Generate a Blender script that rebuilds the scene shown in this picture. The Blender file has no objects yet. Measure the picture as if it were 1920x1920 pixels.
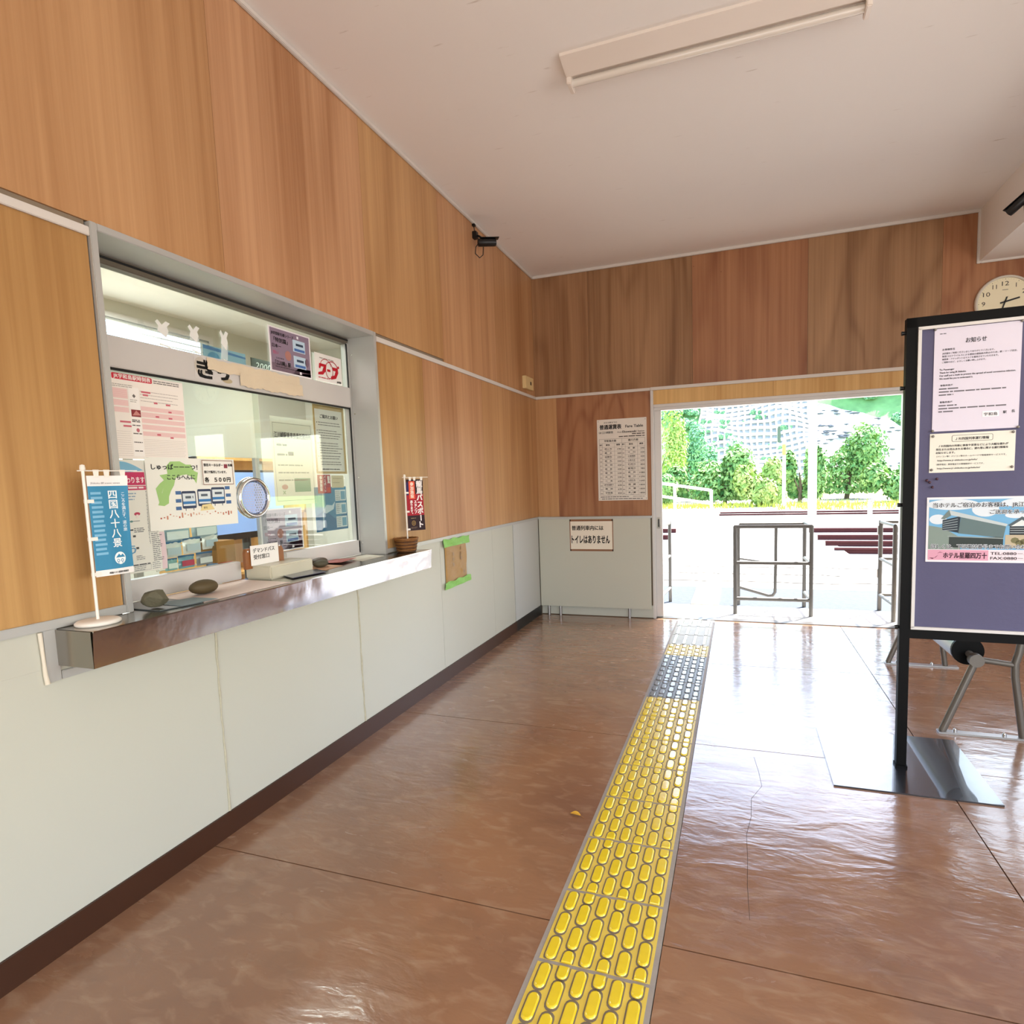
import bpy, bmesh, math, random
from mathutils import Vector, Matrix
R = random.Random(7)
sc = bpy.context.scene
COL = sc.collection

# ------------------------------------------------------------------ camera, sky, sun, added fill lights, exposure
cam_d = bpy.data.cameras.new('camera'); cam = bpy.data.objects.new('camera', cam_d); COL.objects.link(cam)
YAW, PITCH, ROLL = -0.330267, -0.092391, -0.032716
_f = Vector((math.sin(YAW), math.cos(YAW), 0)); _r = Vector((math.cos(YAW), -math.sin(YAW), 0)); _u = Vector((0, 0, 1))
_f2 = _f*math.cos(PITCH) + _u*math.sin(PITCH); _u2 = _u*math.cos(PITCH) - _f*math.sin(PITCH)
_r3 = _r*math.cos(ROLL) + _u2*math.sin(ROLL); _u3 = _u2*math.cos(ROLL) - _r*math.sin(ROLL)
M = Matrix((_r3, _u3, -_f2)).transposed().to_4x4(); M.translation = Vector((1.82055, 0, 1.29022))
cam.matrix_world = M
cam_d.sensor_width = 36; cam_d.lens = 36*1100.65/1920
cam_d.shift_x = -(1009.808-960)/1920; cam_d.shift_y = (1003.607-960)/1920
cam_d.clip_start = .02; cam_d.clip_end = 600
sc.camera = cam

world = bpy.data.worlds.new('sky'); sc.world = world; world.use_nodes = True
wn = world.node_tree.nodes; wl = world.node_tree.links
sky = wn.new('ShaderNodeTexSky'); sky.sky_type = 'NISHITA'; sky.sun_disc = False
sky.sun_elevation = math.radians(58); sky.sun_rotation = math.radians(35); sky.air_density = 1.2; sky.dust_density = 2.5
bg = wn['Background']; bg.inputs[1].default_value = 1.0
wl.new(sky.outputs[0], bg.inputs[0])

def light(name, kind, loc, direction, energy, color=(1, 1, 1), size=1, size_y=None):
    d = bpy.data.lights.new(name, kind); d.energy = energy; d.color = color
    if kind == 'AREA':
        d.shape = 'RECTANGLE'; d.size = size; d.size_y = size_y or size
    if kind == 'SUN': d.angle = math.radians(1.2)
    o = bpy.data.objects.new(name, d); COL.objects.link(o); o.location = loc
    o.rotation_euler = Vector(direction).to_track_quat('-Z', 'Y').to_euler()
    return o
light('sun', 'SUN', (20, 40, 60), (-.32, -.42, -.85), 24.0, (1, .96, .9))
light('entrance_fill', 'AREA', (3.0, -2.92, 1.25), (0, 1, .5), 108, (1, .96, .91), 4.2, 2.2)  # area fill added at the unseen entrance to brighten the hall
light('side_fill', 'AREA', (5.52, .6, 1.45), (-1, 0, .45), 86, (1, .96, .92), 3.6, 1.5)  # second added fill, at the unseen side opening, tilted up to the ceiling
light('office_fill', 'AREA', (-1.5, 2.8, 2.66), (0, 0, -1), 190, (.97, 1, .98), 1.6, 1.2)  # unseen lamp added to brighten the office
vs = sc.view_settings; vs.view_transform = 'Standard'; vs.look = 'None'; vs.gamma = 1; vs.use_curve_mapping = False
vs.exposure = 0.09
sc.cycles.max_bounces = 10; sc.cycles.diffuse_bounces = 5; sc.cycles.transparent_max_bounces = 24
sc.cycles.sample_clamp_indirect = 8; sc.cycles.use_denoising = True

# ------------------------------------------------------------------ materials
def lin(c):
    if isinstance(c, str):
        c = [int(c[i:i+2], 16)/255 for i in (0, 2, 4)]
    return tuple((x/12.92 if x <= .04045 else ((x+.055)/1.055)**2.4) for x in c) + (1,)
MATS = {}
def mat(key, color='FFFFFF', rough=.6, metal=0, spec=.5, bump=0, bscale=40, var=0, vscale=3, emit=0, coat=0, bstretch=None):
    if key in MATS: return MATS[key]
    m = bpy.data.materials.new(key); m.use_nodes = True; nt = m.node_tree; N = nt.nodes; L = nt.links
    b = N['Principled BSDF']; c = lin(color)
    b.inputs['Base Color'].default_value = c; b.inputs['Roughness'].default_value = rough
    b.inputs['Metallic'].default_value = metal; b.inputs['Specular IOR Level'].default_value = spec
    b.inputs['Coat Weight'].default_value = coat
    if emit:
        b.inputs['Emission Color'].default_value = c; b.inputs['Emission Strength'].default_value = emit
    if var or bump:
        tc = N.new('ShaderNodeTexCoord')
    if var:
        n = N.new('ShaderNodeTexNoise'); n.inputs['Scale'].default_value = vscale; n.inputs['Detail'].default_value = 6
        L.new(tc.outputs['Object'], n.inputs['Vector'])
        mx = N.new('ShaderNodeMix'); mx.data_type = 'RGBA'
        mx.inputs[6].default_value = tuple(x*(1-var) for x in c[:3])+(1,); mx.inputs[7].default_value = tuple(min(1, x*(1+var)) for x in c[:3])+(1,)
        L.new(n.outputs[0], mx.inputs[0]); L.new(mx.outputs[2], b.inputs['Base Color'])
    if bump:
        n = N.new('ShaderNodeTexNoise'); n.inputs['Scale'].default_value = bscale; n.inputs['Detail'].default_value = 4
        if bstretch:
            mp = N.new('ShaderNodeMapping'); mp.inputs['Scale'].default_value = bstretch
            L.new(tc.outputs['Object'], mp.inputs[0]); L.new(mp.outputs[0], n.inputs['Vector'])
        else: L.new(tc.outputs['Object'], n.inputs['Vector'])
        bp = N.new('ShaderNodeBump'); bp.inputs['Strength'].default_value = bump; bp.inputs['Distance'].default_value = .01
        L.new(n.outputs[0], bp.inputs['Height']); L.new(bp.outputs[0], b.inputs['Normal'])
    MATS[key] = m; return m
def ink(c): return mat('print_'+c, c, .55, 0, .3)

def wood(key, cols, figure, ring=9.0, rough=.42, zf=.12, kr=.3, ks=.5):
    """plywood: contour figure + fibres; obj['tint'] (0..1) and obj['seed'] vary it from sheet to sheet"""
    m = bpy.data.materials.new(key); m.use_nodes = True; nt = m.node_tree; N = nt.nodes; L = nt.links
    b = N['Principled BSDF']; b.inputs['Roughness'].default_value = rough; b.inputs['Specular IOR Level'].default_value = .35
    tc = N.new('ShaderNodeTexCoord'); sp = N.new('ShaderNodeSeparateXYZ'); L.new(tc.outputs['Object'], sp.inputs[0])
    def math_(op, a, bb=None):
        n = N.new('ShaderNodeMath'); n.operation = op
        for i, v in enumerate((a, bb)):
            if v is None: continue
            if isinstance(v, (int, float)): n.inputs[i].default_value = v
            else: L.new(v, n.inputs[i])
        return n.outputs[0]
    at = N.new('ShaderNodeAttribute'); at.attribute_type = 'OBJECT'; at.attribute_name = 'seed'
    ti = N.new('ShaderNodeAttribute'); ti.attribute_type = 'OBJECT'; ti.attribute_name = 'tint'
    ac = math_('ADD', sp.outputs[0], sp.outputs[1])
    def vec(sx, sz, off):
        c = N.new('ShaderNodeCombineXYZ')
        L.new(math_('MULTIPLY', ac, sx), c.inputs[0]); L.new(math_('ADD', at.outputs['Fac'], off), c.inputs[1]); L.new(math_('MULTIPLY', sp.outputs[2], sz), c.inputs[2])
        return c.outputs[0]
    def noise(v, s, det=3, dist=0):
        n = N.new('ShaderNodeTexNoise'); n.inputs['Scale'].default_value = s; n.inputs['Detail'].default_value = det
        n.inputs['Distortion'].default_value = dist; L.new(v, n.inputs['Vector']); return n.outputs[0]
    big = noise(vec(figure, figure*zf, 0), 1.0, 2.5, .35)
    rings = math_('SUBTRACT', 1.0, math_('POWER', math_('ADD', math_('MULTIPLY', math_('SINE', math_('MULTIPLY', big, ring*6.283)), .499), .5), 3.0))
    stk = noise(vec(30, .38, 13), 1, 5, .3)
    band = noise(vec(5, .25, 3), 1, 3)
    fib = noise(vec(130, 2.2, 7), 1, 3)
    fib2 = noise(vec(38, .8, 9), 1, 4)
    v = math_('ADD', math_('ADD', math_('MULTIPLY', rings, kr), math_('MULTIPLY', band, .7)), math_('ADD', math_('MULTIPLY', fib, .30), math_('ADD', math_('MULTIPLY', fib2, .45), math_('MULTIPLY', stk, ks*1.6))))
    rp = N.new('ShaderNodeMapRange'); mid = .725+kr*.7+ks*.8; rp.inputs['From Min'].default_value = mid-.36; rp.inputs['From Max'].default_value = mid+.36; L.new(v, rp.inputs[0])
    def ramp(c0, c1):
        mx = N.new('ShaderNodeMix'); mx.data_type = 'RGBA'; mx.inputs[6].default_value = lin(c0); mx.inputs[7].default_value = lin(c1)
        L.new(rp.outputs[0], mx.inputs[0]); return mx.outputs[2]
    mm = N.new('ShaderNodeMix'); mm.data_type = 'RGBA'; L.new(ti.outputs['Fac'], mm.inputs[0])
    L.new(ramp(*cols[0]), mm.inputs[6]); L.new(ramp(*cols[1]), mm.inputs[7])
    # small dark nail specks
    vo = N.new('ShaderNodeTexVoronoi'); vo.inputs['Scale'].default_value = 3.6; L.new(tc.outputs['Object'], vo.inputs['Vector'])
    sp2 = math_('LESS_THAN', vo.outputs['Distance'], .0155)
    m2 = N.new('ShaderNodeMix'); m2.data_type = 'RGBA'; L.new(math_('MULTIPLY', sp2, .75), m2.inputs[0]); L.new(mm.outputs[2], m2.inputs[6]); m2.inputs[7].default_value = lin('4A2A16')
    L.new(m2.outputs[2], b.inputs['Base Color'])
    bp = N.new('ShaderNodeBump'); bp.inputs['Strength'].default_value = .12; bp.inputs['Distance'].default_value = .003
    L.new(fib, bp.inputs['Height']); L.new(bp.outputs[0], b.inputs['Normal'])
    MATS[key] = m; return m
PLY = wood('lauan_plywood', (('9C7140', 'C2985F'), ('A06E48', 'CFA078')), .8, 6, .42, .13, .2, .36)
PLYF = wood('figured_lauan_plywood', (('7B5839', 'AC8560'), ('825034', 'B07E58')), 1.25, 11, .42, .22, .22, .34)
PINE = wood('pine_board', (('B98B4C', 'DDB577'), ('B98B4C', 'DDB577')), 1.6, 3)

def floor_material():
    m = bpy.data.materials.new('sealed_red_brown_concrete'); m.use_nodes = True; nt = m.node_tree; N = nt.nodes; L = nt.links
    b = N['Principled BSDF']; tc = N.new('ShaderNodeTexCoord')
    def noise(s, det, scale=(1, 1, 1), dist=0, rot=0):
        mp = N.new('ShaderNodeMapping'); mp.inputs['Scale'].default_value = scale; mp.inputs['Rotation'].default_value = (0, 0, rot); L.new(tc.outputs['Object'], mp.inputs[0])
        n = N.new('ShaderNodeTexNoise'); n.inputs['Scale'].default_value = s; n.inputs['Detail'].default_value = det; n.inputs['Distortion'].default_value = dist
        L.new(mp.outputs[0], n.inputs['Vector']); return n.outputs[0]
    def mix(f, a, c):
        x = N.new('ShaderNodeMix'); x.data_type = 'RGBA'; L.new(f, x.inputs[0])
        for i, v in ((6, a), (7, c)):
            if isinstance(v, str): x.inputs[i].default_value = lin(v)
            else: L.new(v, x.inputs[i])
        return x.outputs[2]
    def rng(v, a, bb, c=0, d=1):
        n = N.new('ShaderNodeMapRange'); n.inputs['From Min'].default_value = a; n.inputs['From Max'].default_value = bb
        n.inputs['To Min'].default_value = c; n.inputs['To Max'].default_value = d; L.new(v, n.inputs[0]); return n.outputs[0]
    c1 = mix(rng(noise(1.7, 8, dist=.6), .3, .7), '84604A', '9A7254')
    c2 = mix(rng(noise(9, 6, (1, 2.4, 1), .8, .4), 0.5, 1.05), c1, 'B39478')
    c3 = mix(rng(noise(2.6, 7, (1, 1.6, 1), 1.2), 0.56, .78, 0, .4), c2, '6B503F')
    L.new(c3, b.inputs['Base Color'])
    L.new(rng(noise(3.5, 6, (1, 2.2, 1), 1.0), .3, .7, .15, .30), b.inputs['Roughness'])
    b.inputs['Specular IOR Level'].default_value = .6
    b.inputs['Coat Weight'].default_value = .6; b.inputs['Coat Roughness'].default_value = .1
    h = N.new('ShaderNodeMath'); h.operation = 'ADD'; L.new(noise(6.5, 4, (.55, 1.5, 1), .9, -.35), h.inputs[0])
    h2 = N.new('ShaderNodeMath'); h2.operation = 'MULTIPLY'; h2.inputs[1].default_value = .25; L.new(noise(30, 4, (.7, 1.6, 1), .5), h2.inputs[0]); L.new(h2.outputs[0], h.inputs[1])
    bp = N.new('ShaderNodeBump'); bp.inputs['Strength'].default_value = .24; bp.inputs['Distance'].default_value = .012
    L.new(h.outputs[0], bp.inputs['Height']); L.new(bp.outputs[0], b.inputs['Normal']); L.new(bp.outputs[0], b.inputs['Coat Normal'])
    return m
FLOOR = floor_material()

def glass_material():
    m = bpy.data.materials.new('window_glass'); m.use_nodes = True; nt = m.node_tree; N = nt.nodes; L = nt.links
    N.remove(N['Principled BSDF'])
    t = N.new('ShaderNodeBsdfTransparent'); t.inputs[0].default_value = (.93, .96, .94, 1)
    g = N.new('ShaderNodeBsdfGlossy'); g.inputs['Roughness'].default_value = .01
    lw = N.new('ShaderNodeLayerWeight'); lw.inputs[0].default_value = .5
    p5 = N.new('ShaderNodeMath'); p5.operation = 'POWER'; p5.inputs[1].default_value = 4.0; L.new(lw.outputs['Facing'], p5.inputs[0])
    f = N.new('ShaderNodeMapRange'); f.inputs['To Min'].default_value = .06; f.inputs['To Max'].default_value = .9; L.new(p5.outputs[0], f.inputs[0])
    mx = N.new('ShaderNodeMixShader'); L.new(f.outputs[0], mx.inputs[0]); L.new(t.outputs[0], mx.inputs[1]); L.new(g.outputs[0], mx.inputs[2])
    L.new(mx.outputs[0], N['Material Output'].inputs[0]); return m
GLASS = glass_material()
def film_material():
    m = bpy.data.materials.new('clear_plastic_film'); m.use_nodes = True; nt = m.node_tree; N = nt.nodes; L = nt.links
    b = N['Principled BSDF']; b.inputs['Base Color'].default_value = lin('DDE2E0'); b.inputs['Roughness'].default_value = .15; b.inputs['Alpha'].default_value = .38
    return m
FILM = film_material()

def ceiling_material():
    m = mat('ceiling_board', 'ECE8E4', .75, 0, .25, .15, 4, .03, 1.2)
    nt = m.node_tree; N = nt.nodes; L = nt.links; tc = N.new('ShaderNodeTexCoord')
    mp = N.new('ShaderNodeMapping'); mp.inputs['Scale'].default_value = (5, 34, 1); mp.inputs['Rotation'].default_value = (0, 0, -.12); L.new(tc.outputs['Object'], mp.inputs[0])
    n = N.new('ShaderNodeTexNoise'); n.inputs['Scale'].default_value = 1.2; n.inputs['Detail'].default_value = 5; L.new(mp.outputs[0], n.inputs['Vector'])
    r = N.new('ShaderNodeMapRange'); r.inputs['From Min'].default_value = .70; r.inputs['From Max'].default_value = .80; L.new(n.outputs[0], r.inputs[0])
    b = N['Principled BSDF']; old = b.inputs['Base Color'].links[0].from_socket
    mx = N.new('ShaderNodeMix'); mx.data_type = 'RGBA'; L.new(r.outputs[0], mx.inputs[0]); L.new(old, mx.inputs[6]); mx.inputs[7].default_value = lin('C9BFB6')
    L.new(mx.outputs[2], b.inputs['Base Color']); return m
CEIL = ceiling_material()
CREAM = mat('cream_board', 'C1C0B2', .33, 0, .5, .03, 3, .025, 1.5)
ALU = mat('grey_aluminium', 'B9B8B4', .42, .35, .5, 0, 40, .05, 5)
ALUW = mat('pale_aluminium', 'CFCBC8', .45, .15, .5, 0, 40, .04, 6)
STEEL = mat('stainless_steel', 'D6D0CE', .15, 1, .5, .16, 5, .06, 4, bstretch=(1, 1.6, 1))
STEELT = mat('worn_stainless_top', '9A958C', .2, 1, .5, .06, 9, .1, 5)
TRIMW = mat('white_moulding', 'D3CCC4', .5, 0, .4)
BROWN = mat('brown_baseboard', '3E2213', .45, 0, .4, 0, 40, .12, 4)
BROWNM = mat('scuffed_baseboard', '6B4C38', .5, 0, .4, 0, 40, .15, 5)
BLACK = mat('black_paint', '060505', .5, 0, .12)
BLACKP = mat('black_plastic', '111112', .4, 0, .5)
WHITEP = mat('white_plastic', 'EDE6DC', .4, 0, .5)
GREYM = mat('grey_painted_tube', '6E675F', .38, .35, .5)
SILVER = mat('brushed_foot_bar', 'A9A7A6', .35, .7, .5)
CHROME = mat('chrome', 'D8D8D6', .1, 1)
WHITEW = mat('white_wall_paint', 'DDD8D0', .7, 0, .3, 0, 40, .04, 2)
OFFW = mat('office_wall_paint', 'C9C8BE', .7, 0, .3, 0, 40, .04, 2)
CONC = mat('pale_concrete', 'A5A29D', .85, 0, .3, .25, 18, .08, 2.5)
DARKG = mat('dark_gap', '1A1612', .8, 0, .2)

# ------------------------------------------------------------------ mesh helpers
class MB:
    def __init__(s): s.v = []; s.f = []; s.m = []; s.sm = []
    def add(s, vs, fs, mi=0, smooth=False):
        o = len(s.v); s.v += [tuple(x) for x in vs]
        for f in fs: s.f.append([i+o for i in f]); s.m.append(mi); s.sm.append(smooth)
        return s
    def box(s, x0, y0, z0, x1, y1, z1, mi=0):
        return s.add([(x0, y0, z0), (x1, y0, z0), (x1, y1, z0), (x0, y1, z0), (x0, y0, z1), (x1, y0, z1), (x1, y1, z1), (x0, y1, z1)],
                     [(0, 3, 2, 1), (4, 5, 6, 7), (0, 1, 5, 4), (1, 2, 6, 5), (2, 3, 7, 6), (3, 0, 4, 7)], mi)
    def bbox(s, x0, y0, z0, x1, y1, z1, b=.004, mi=0):
        bm = bmesh.new(); bmesh.ops.create_cube(bm, size=1)
        for v in bm.verts: v.co = ((x0+x1)/2+v.co.x*(x1-x0), (y0+y1)/2+v.co.y*(y1-y0), (z0+z1)/2+v.co.z*(z1-z0))
        bmesh.ops.bevel(bm, geom=bm.edges[:], offset=b, segments=2, affect='EDGES')
        s.addbm(bm, mi); return s
    def addbm(s, bm, mi=0, smooth=False):
        bm.verts.index_update(); s.add([v.co[:] for v in bm.verts], [[v.index for v in f.verts] for f in bm.faces], mi, smooth); bm.free(); return s
    def bar(s, a, b, w, h, up=(0, 0, 1), mi=0):
        a = Vector(a); b = Vector(b); d = (b-a).normalized(); u = Vector(up)
        if abs(d.dot(u)) > .98: u = Vector((1, 0, 0))
        x = d.cross(u).normalized()*w/2; y = x.cross(d).normalized()*h/2
        vs = [p+q for p in (a, b) for q in (-x-y, x-y, x+y, -x+y)]
        return s.add(vs, [(3, 2, 1, 0), (4, 5, 6, 7), (0, 1, 5, 4), (1, 2, 6, 5), (2, 3, 7, 6), (3, 0, 4, 7)], mi)
    def tube(s, pts, r, n=10, mi=0, closed=False):
        pts = [Vector(p) for p in pts]; k = len(pts); rs = r if isinstance(r, (list, tuple)) else [r]*k
        rings = []; prev = None
        for i, p in enumerate(pts):
            if closed: d = (pts[(i+1) % k]-pts[i-1]).normalized()
            else: d = (pts[min(i+1, k-1)]-pts[max(i-1, 0)]).normalized()
            if prev is None:
                u = Vector((0, 0, 1)) if abs(d.z) < .9 else Vector((1, 0, 0))
                x = d.cross(u).normalized()
            else:
                x = (prev-d*prev.dot(d)).normalized()
            prev = x; y = d.cross(x)
            rings.append([p+x*rs[i]*math.cos(t*2*math.pi/n)+y*rs[i]*math.sin(t*2*math.pi/n) for t in range(n)])
        vs = [v for rr in rings for v in rr]; fs = []
        for i in range(k if closed else k-1):
            j = (i+1) % k
            for t in range(n): fs.append((i*n+t, i*n+(t+1) % n, j*n+(t+1) % n, j*n+t))
        s.add(vs, fs, mi, True)
        if not closed:
            s.add(rings[0], [list(range(n))[::-1]], mi); s.add(rings[-1], [list(range(n))], mi)
        return s
    def lathe(s, prof, c, n=24, mi=0, axis='z', smooth=True):
        vs = []; fs = []
        for r, h in prof:
            for t in range(n):
                a = 2*math.pi*t/n; p = (r*math.cos(a), r*math.sin(a), h)
                if axis == 'x': p = (p[2], p[0], p[1])
                if axis == 'y': p = (p[0], p[2], p[1])
                vs.append((c[0]+p[0], c[1]+p[1], c[2]+p[2]))
        for i in range(len(prof)-1):
            for t in range(n): fs.append((i*n+t, i*n+(t+1) % n, (i+1)*n+(t+1) % n, (i+1)*n+t))
        return s.add(vs, fs, mi, smooth)
    def prism(s, pts, o, u, v, n, depth, mi=0):
        o, u, v, n = map(Vector, (o, u, v, n)); k = len(pts)
        a = [o+u*p[0]+v*p[1] for p in pts]; b = [q+n*depth for q in a]
        return s.add(a+b, [list(range(k))[::-1], list(range(k, 2*k))]+[(i, (i+1) % k, k+(i+1) % k, k+i) for i in range(k)], mi)
    def rock(s, c, r, seed, sub=3, amp=.12, flat=0, mi=0):
        bm = bmesh.new(); bmesh.ops.create_icosphere(bm, subdivisions=sub, radius=1); rr = random.Random(seed)
        dirs = [(Vector((rr.gauss(0, 1), rr.gauss(0, 1), rr.gauss(0, 1))).normalized(), rr.uniform(-1, 1)) for _ in range(10)]
        for v in bm.verts:
            k = 1+sum(amp*w*max(0, v.co.dot(d))**3 for d, w in dirs)
            if flat: k *= 1-flat*max(0, max(v.co.dot(d) for d, w in dirs)-.75)
            v.co = (c[0]+v.co.x*r[0]*k, c[1]+v.co.y*r[1]*k, c[2]+v.co.z*r[2]*k)
        return s.addbm(bm, mi, flat == 0)
    def mesh(s, name, mats, off=(0, 0, 0)):
        me = bpy.data.meshes.new(name)
        me.from_pydata([(v[0]-off[0], v[1]-off[1], v[2]-off[2]) for v in s.v], [], s.f)
        for m in (mats if isinstance(mats, (list, tuple)) else [mats]): me.materials.append(m)
        me.polygons.foreach_set('material_index', s.m); me.polygons.foreach_set('use_smooth', s.sm); me.update()
        return me
def worldloc(o):
    v = Vector((0, 0, 0))
    while o: v += Vector(o.location); o = o.parent
    return v
def tag(o, label=None, cat=None, group=None, kind=None):
    if label: o['label'] = label
    if cat: o['category'] = cat
    if group: o['group'] = group
    if kind: o['kind'] = kind
    return o
def part(name, mb, m, parent=None, local=False, **kw):
    """one mesh; coordinates of mb are world coordinates unless local"""
    off = (0, 0, 0) if local or parent is None else worldloc(parent)
    o = bpy.data.objects.new(name, mb.mesh(name, m, off) if isinstance(mb, MB) else mb); COL.objects.link(o)
    if parent: o.parent = parent
    return tag(o, **kw)
def top(name, mb, m, label, cat, loc=(0, 0, 0), group=None, kind=None):
    o = bpy.data.objects.new(name, mb.mesh(name, m, loc)); COL.objects.link(o); o.location = loc
    return tag(o, label, cat, group, kind)
def thing(name, label, cat, loc=(0, 0, 0), group=None, kind=None, rz=0):
    o = bpy.data.objects.new(name, None); COL.objects.link(o); o.location = loc; o.rotation_euler.z = rz
    o.empty_display_size = .05
    return tag(o, label, cat, group, kind)
def copy_tree(src, parent=None, **kw):
    o = src.copy(); COL.objects.link(o)
    if parent: o.parent = parent
    for ch in list(src.children): copy_tree(ch, o)
    return tag(o, **kw)

# ------------------------------------------------------------------ printing helper
_gl = {}
def glyphs(s, bold=0, res=2):
    k = (s, bold, res)
    if k not in _gl:
        cu = bpy.data.curves.new('t', 'FONT'); cu.body = s; cu.resolution_u = res; cu.offset = bold
        o = bpy.data.objects.new('t', cu); COL.objects.link(o); me = o.to_mesh()
        vs = [(v.co.x, v.co.y) for v in me.vertices]; fs = [list(p.vertices) for p in me.polygons]
        o.to_mesh_clear(); bpy.data.objects.remove(o); bpy.data.curves.remove(cu); _gl[k] = (vs, fs)
    return _gl[k]
class Paper:
    """a printed sheet: u to the right, v up, n towards the viewer; origin lower left"""
    def __init__(s, name, o, u, v, w, h, color, label, cat='poster', group=None, thick=.0008, m=None, warp=None, base=True, curl=0):
        s.u = Vector(u).normalized(); s.v = Vector(v).normalized(); s.n = s.u.cross(s.v)
        s.w, s.h = w, h; s.warp = warp or (lambda a, b: 0); s.items = {}; s.top = thick
        s.root = None
        mb = MB()
        if base:
            nx, ny = (14, 14) if warp else (1, 1)
            vs = [(i*w/nx, j*h/ny, thick+s.warp(i*w/nx, j*h/ny)) for j in range(ny+1) for i in range(nx+1)]
            vb = [(a, b, c-thick) for a, b, c in vs]; k = nx+1; nn = len(vs)
            fs = [(j*k+i, j*k+i+1, (j+1)*k+i+1, (j+1)*k+i) for j in range(ny) for i in range(nx)]
            fb = [tuple(nn+q for q in f[::-1]) for f in fs]
            ring = [i for i in range(k)]+[j*k+nx for j in range(1, ny+1)]+[ny*k+i for i in range(nx-1, -1, -1)]+[j*k for j in range(ny-1, 0, -1)]
            fe = [(ring[i], nn+ring[i], nn+ring[(i+1) % len(ring)], ring[(i+1) % len(ring)]) for i in range(len(ring))]
            mb.add(vs+vb, fs+fb+fe)
        me = mb.mesh(name, m or ink(color))
        r = bpy.data.objects.new(name, me); COL.objects.link(r)
        mt = Matrix((s.u, s.v, s.n)).transposed().to_4x4(); mt.translation = Vector(o); r.matrix_world = mt
        s.root = tag(r, label, cat, group)
    def _add(s, name, col, vs, fs, lay):
        z = s.top+.0004+.0003*lay
        mb = s.items.setdefault((name, col), MB())
        mb.add([(a, b, z+s.warp(a, b)) for a, b in vs], fs)
    def rect(s, x0, y0, x1, y1, col, name='printed_block', lay=0):
        nx, ny = (10, 10) if s.warp(s.w*.3, s.h*.3) or s.warp(s.w*.7, s.h*.6) else (1, 1)
        k = nx+1
        s._add(name, col, [(x0+(x1-x0)*i/nx, y0+(y1-y0)*j/ny) for j in range(ny+1) for i in range(nx+1)], [(j*k+i, j*k+i+1, (j+1)*k+i+1, (j+1)*k+i) for j in range(ny) for i in range(nx)], lay); return s
    def poly(s, pts, col, name='printed_shape', lay=0):
        s._add(name, col, pts, [list(range(len(pts)))], lay); return s
    def ell(s, cx, cy, rx, ry, col, name='printed_shape', lay=0, n=24):
        return s.poly([(cx+rx*math.cos(2*math.pi*i/n), cy+ry*math.sin(2*math.pi*i/n)) for i in range(n)], col, name, lay)
    def ring(s, cx, cy, rx, ry, t, col, name='printed_shape', lay=0, n=32, a0=0, a1=360):
        ps = []; m = n if a1-a0 >= 360 else n+1
        for i in range(m):
            a = math.radians(a0+(a1-a0)*i/n); ps += [(cx+rx*math.cos(a), cy+ry*math.sin(a)), (cx+(rx-t)*math.cos(a), cy+(ry-t)*math.sin(a))]
        fs = [(2*i, 2*((i+1) % m), 2*((i+1) % m)+1, 2*i+1) for i in range(n)]
        s._add(name, col, ps, fs, lay); return s
    def frame(s, x0, y0, x1, y1, t, col, name='printed_rules', lay=0):
        for q in ((x0, y0, x1, y0+t), (x0, y1-t, x1, y1), (x0, y0, x0+t, y1), (x1-t, y0, x1, y1)): s.rect(*q, col, name, lay)
        return s
    def rrect(s, x0, y0, x1, y1, r, col, name='printed_block', lay=0):
        ps = []
        for cx, cy, a in ((x1-r, y1-r, 0), (x0+r, y1-r, 90), (x0+r, y0+r, 180), (x1-r, y0+r, 270)):
            ps += [(cx+r*math.cos(math.radians(a+k*22.5)), cy+r*math.sin(math.radians(a+k*22.5))) for k in range(5)]
        return s.poly(ps, col, name, lay)
    def text(s, t, x, y, size, col='1A1818', align='L', bold=.012, width=None, vertical=False, name='printed_text', lay=2, res=2, shear=0, step=1.0):
        # weight comes from shifted copies of the letter shapes, a hair apart in height
        d = bold*.8
        if bold < .008: cps = [(0, 0)]
        elif bold < .08: cps = [(-d, -.6*d), (d, -.6*d), (-d, .6*d), (d, .6*d)]
        else: cps = [(d*math.cos(k*.785), d*math.sin(k*.785)) for k in range(8)]+[(0, 0)]
        def put(vs, fs, fx):
            for i, (ox, oy) in enumerate(cps): s._add(name, col, [fx(a+ox, b+oy) for a, b in vs], fs, lay+.1*i)
        if vertical:
            for i, ch in enumerate(t):
                if ch == ' ': continue
                vs, fs = glyphs(ch, 0, res)
                if ch in 'ー—-': vs = [(b+.1, -a+.85) for a, b in vs]
                if ch in '、。': vs = [(a+.5, b+.5) for a, b in vs]
                mx = (min(a for a, b in vs)+max(a for a, b in vs))/2 if ch not in '、。' else .5
                put(vs, fs, lambda a, b: (x+(a-mx)*size, y+(b-.8-i*step)*size))
            return s
        vs, fs = glyphs(t, 0, res)
        if not vs: return s
        a0 = min(a for a, b in vs); a1 = max(a for a, b in vs); W = (a1-a0)*size
        kx = width/W if width else 1
        dx = {'L': 0, 'C': -W*kx/2, 'R': -W*kx}[align]
        put(vs, fs, lambda a, b: (x+dx+(a-a0+shear*b)*size*kx, y+b*size)); return s
    def lines(s, x0, y0, x1, n, gap, t, col, name='small_print', seed=1, ragged=.35, lay=1):
        r = random.Random(seed)
        for i in range(n):
            y = y0-i*gap; e = x1-(x1-x0)*r.uniform(0, ragged); x = x0
            while x < e:
                w = r.uniform(1.2, 4.2)*t*1.8; s.rect(x, y-t, min(e, x+w), y, col, name, lay); x += w+t*.7
        return s
    def done(s, labels=None):
        for (name, col), mb in s.items.items():
            o = part(name, mb, ink(col), s.root, local=True)
            if len(mb.v) > 4: o['kind'] = 'stuff'
        return s.root
YP, ZP, XP = (0, 1, 0), (0, 0, 1), (1, 0, 0)
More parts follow.
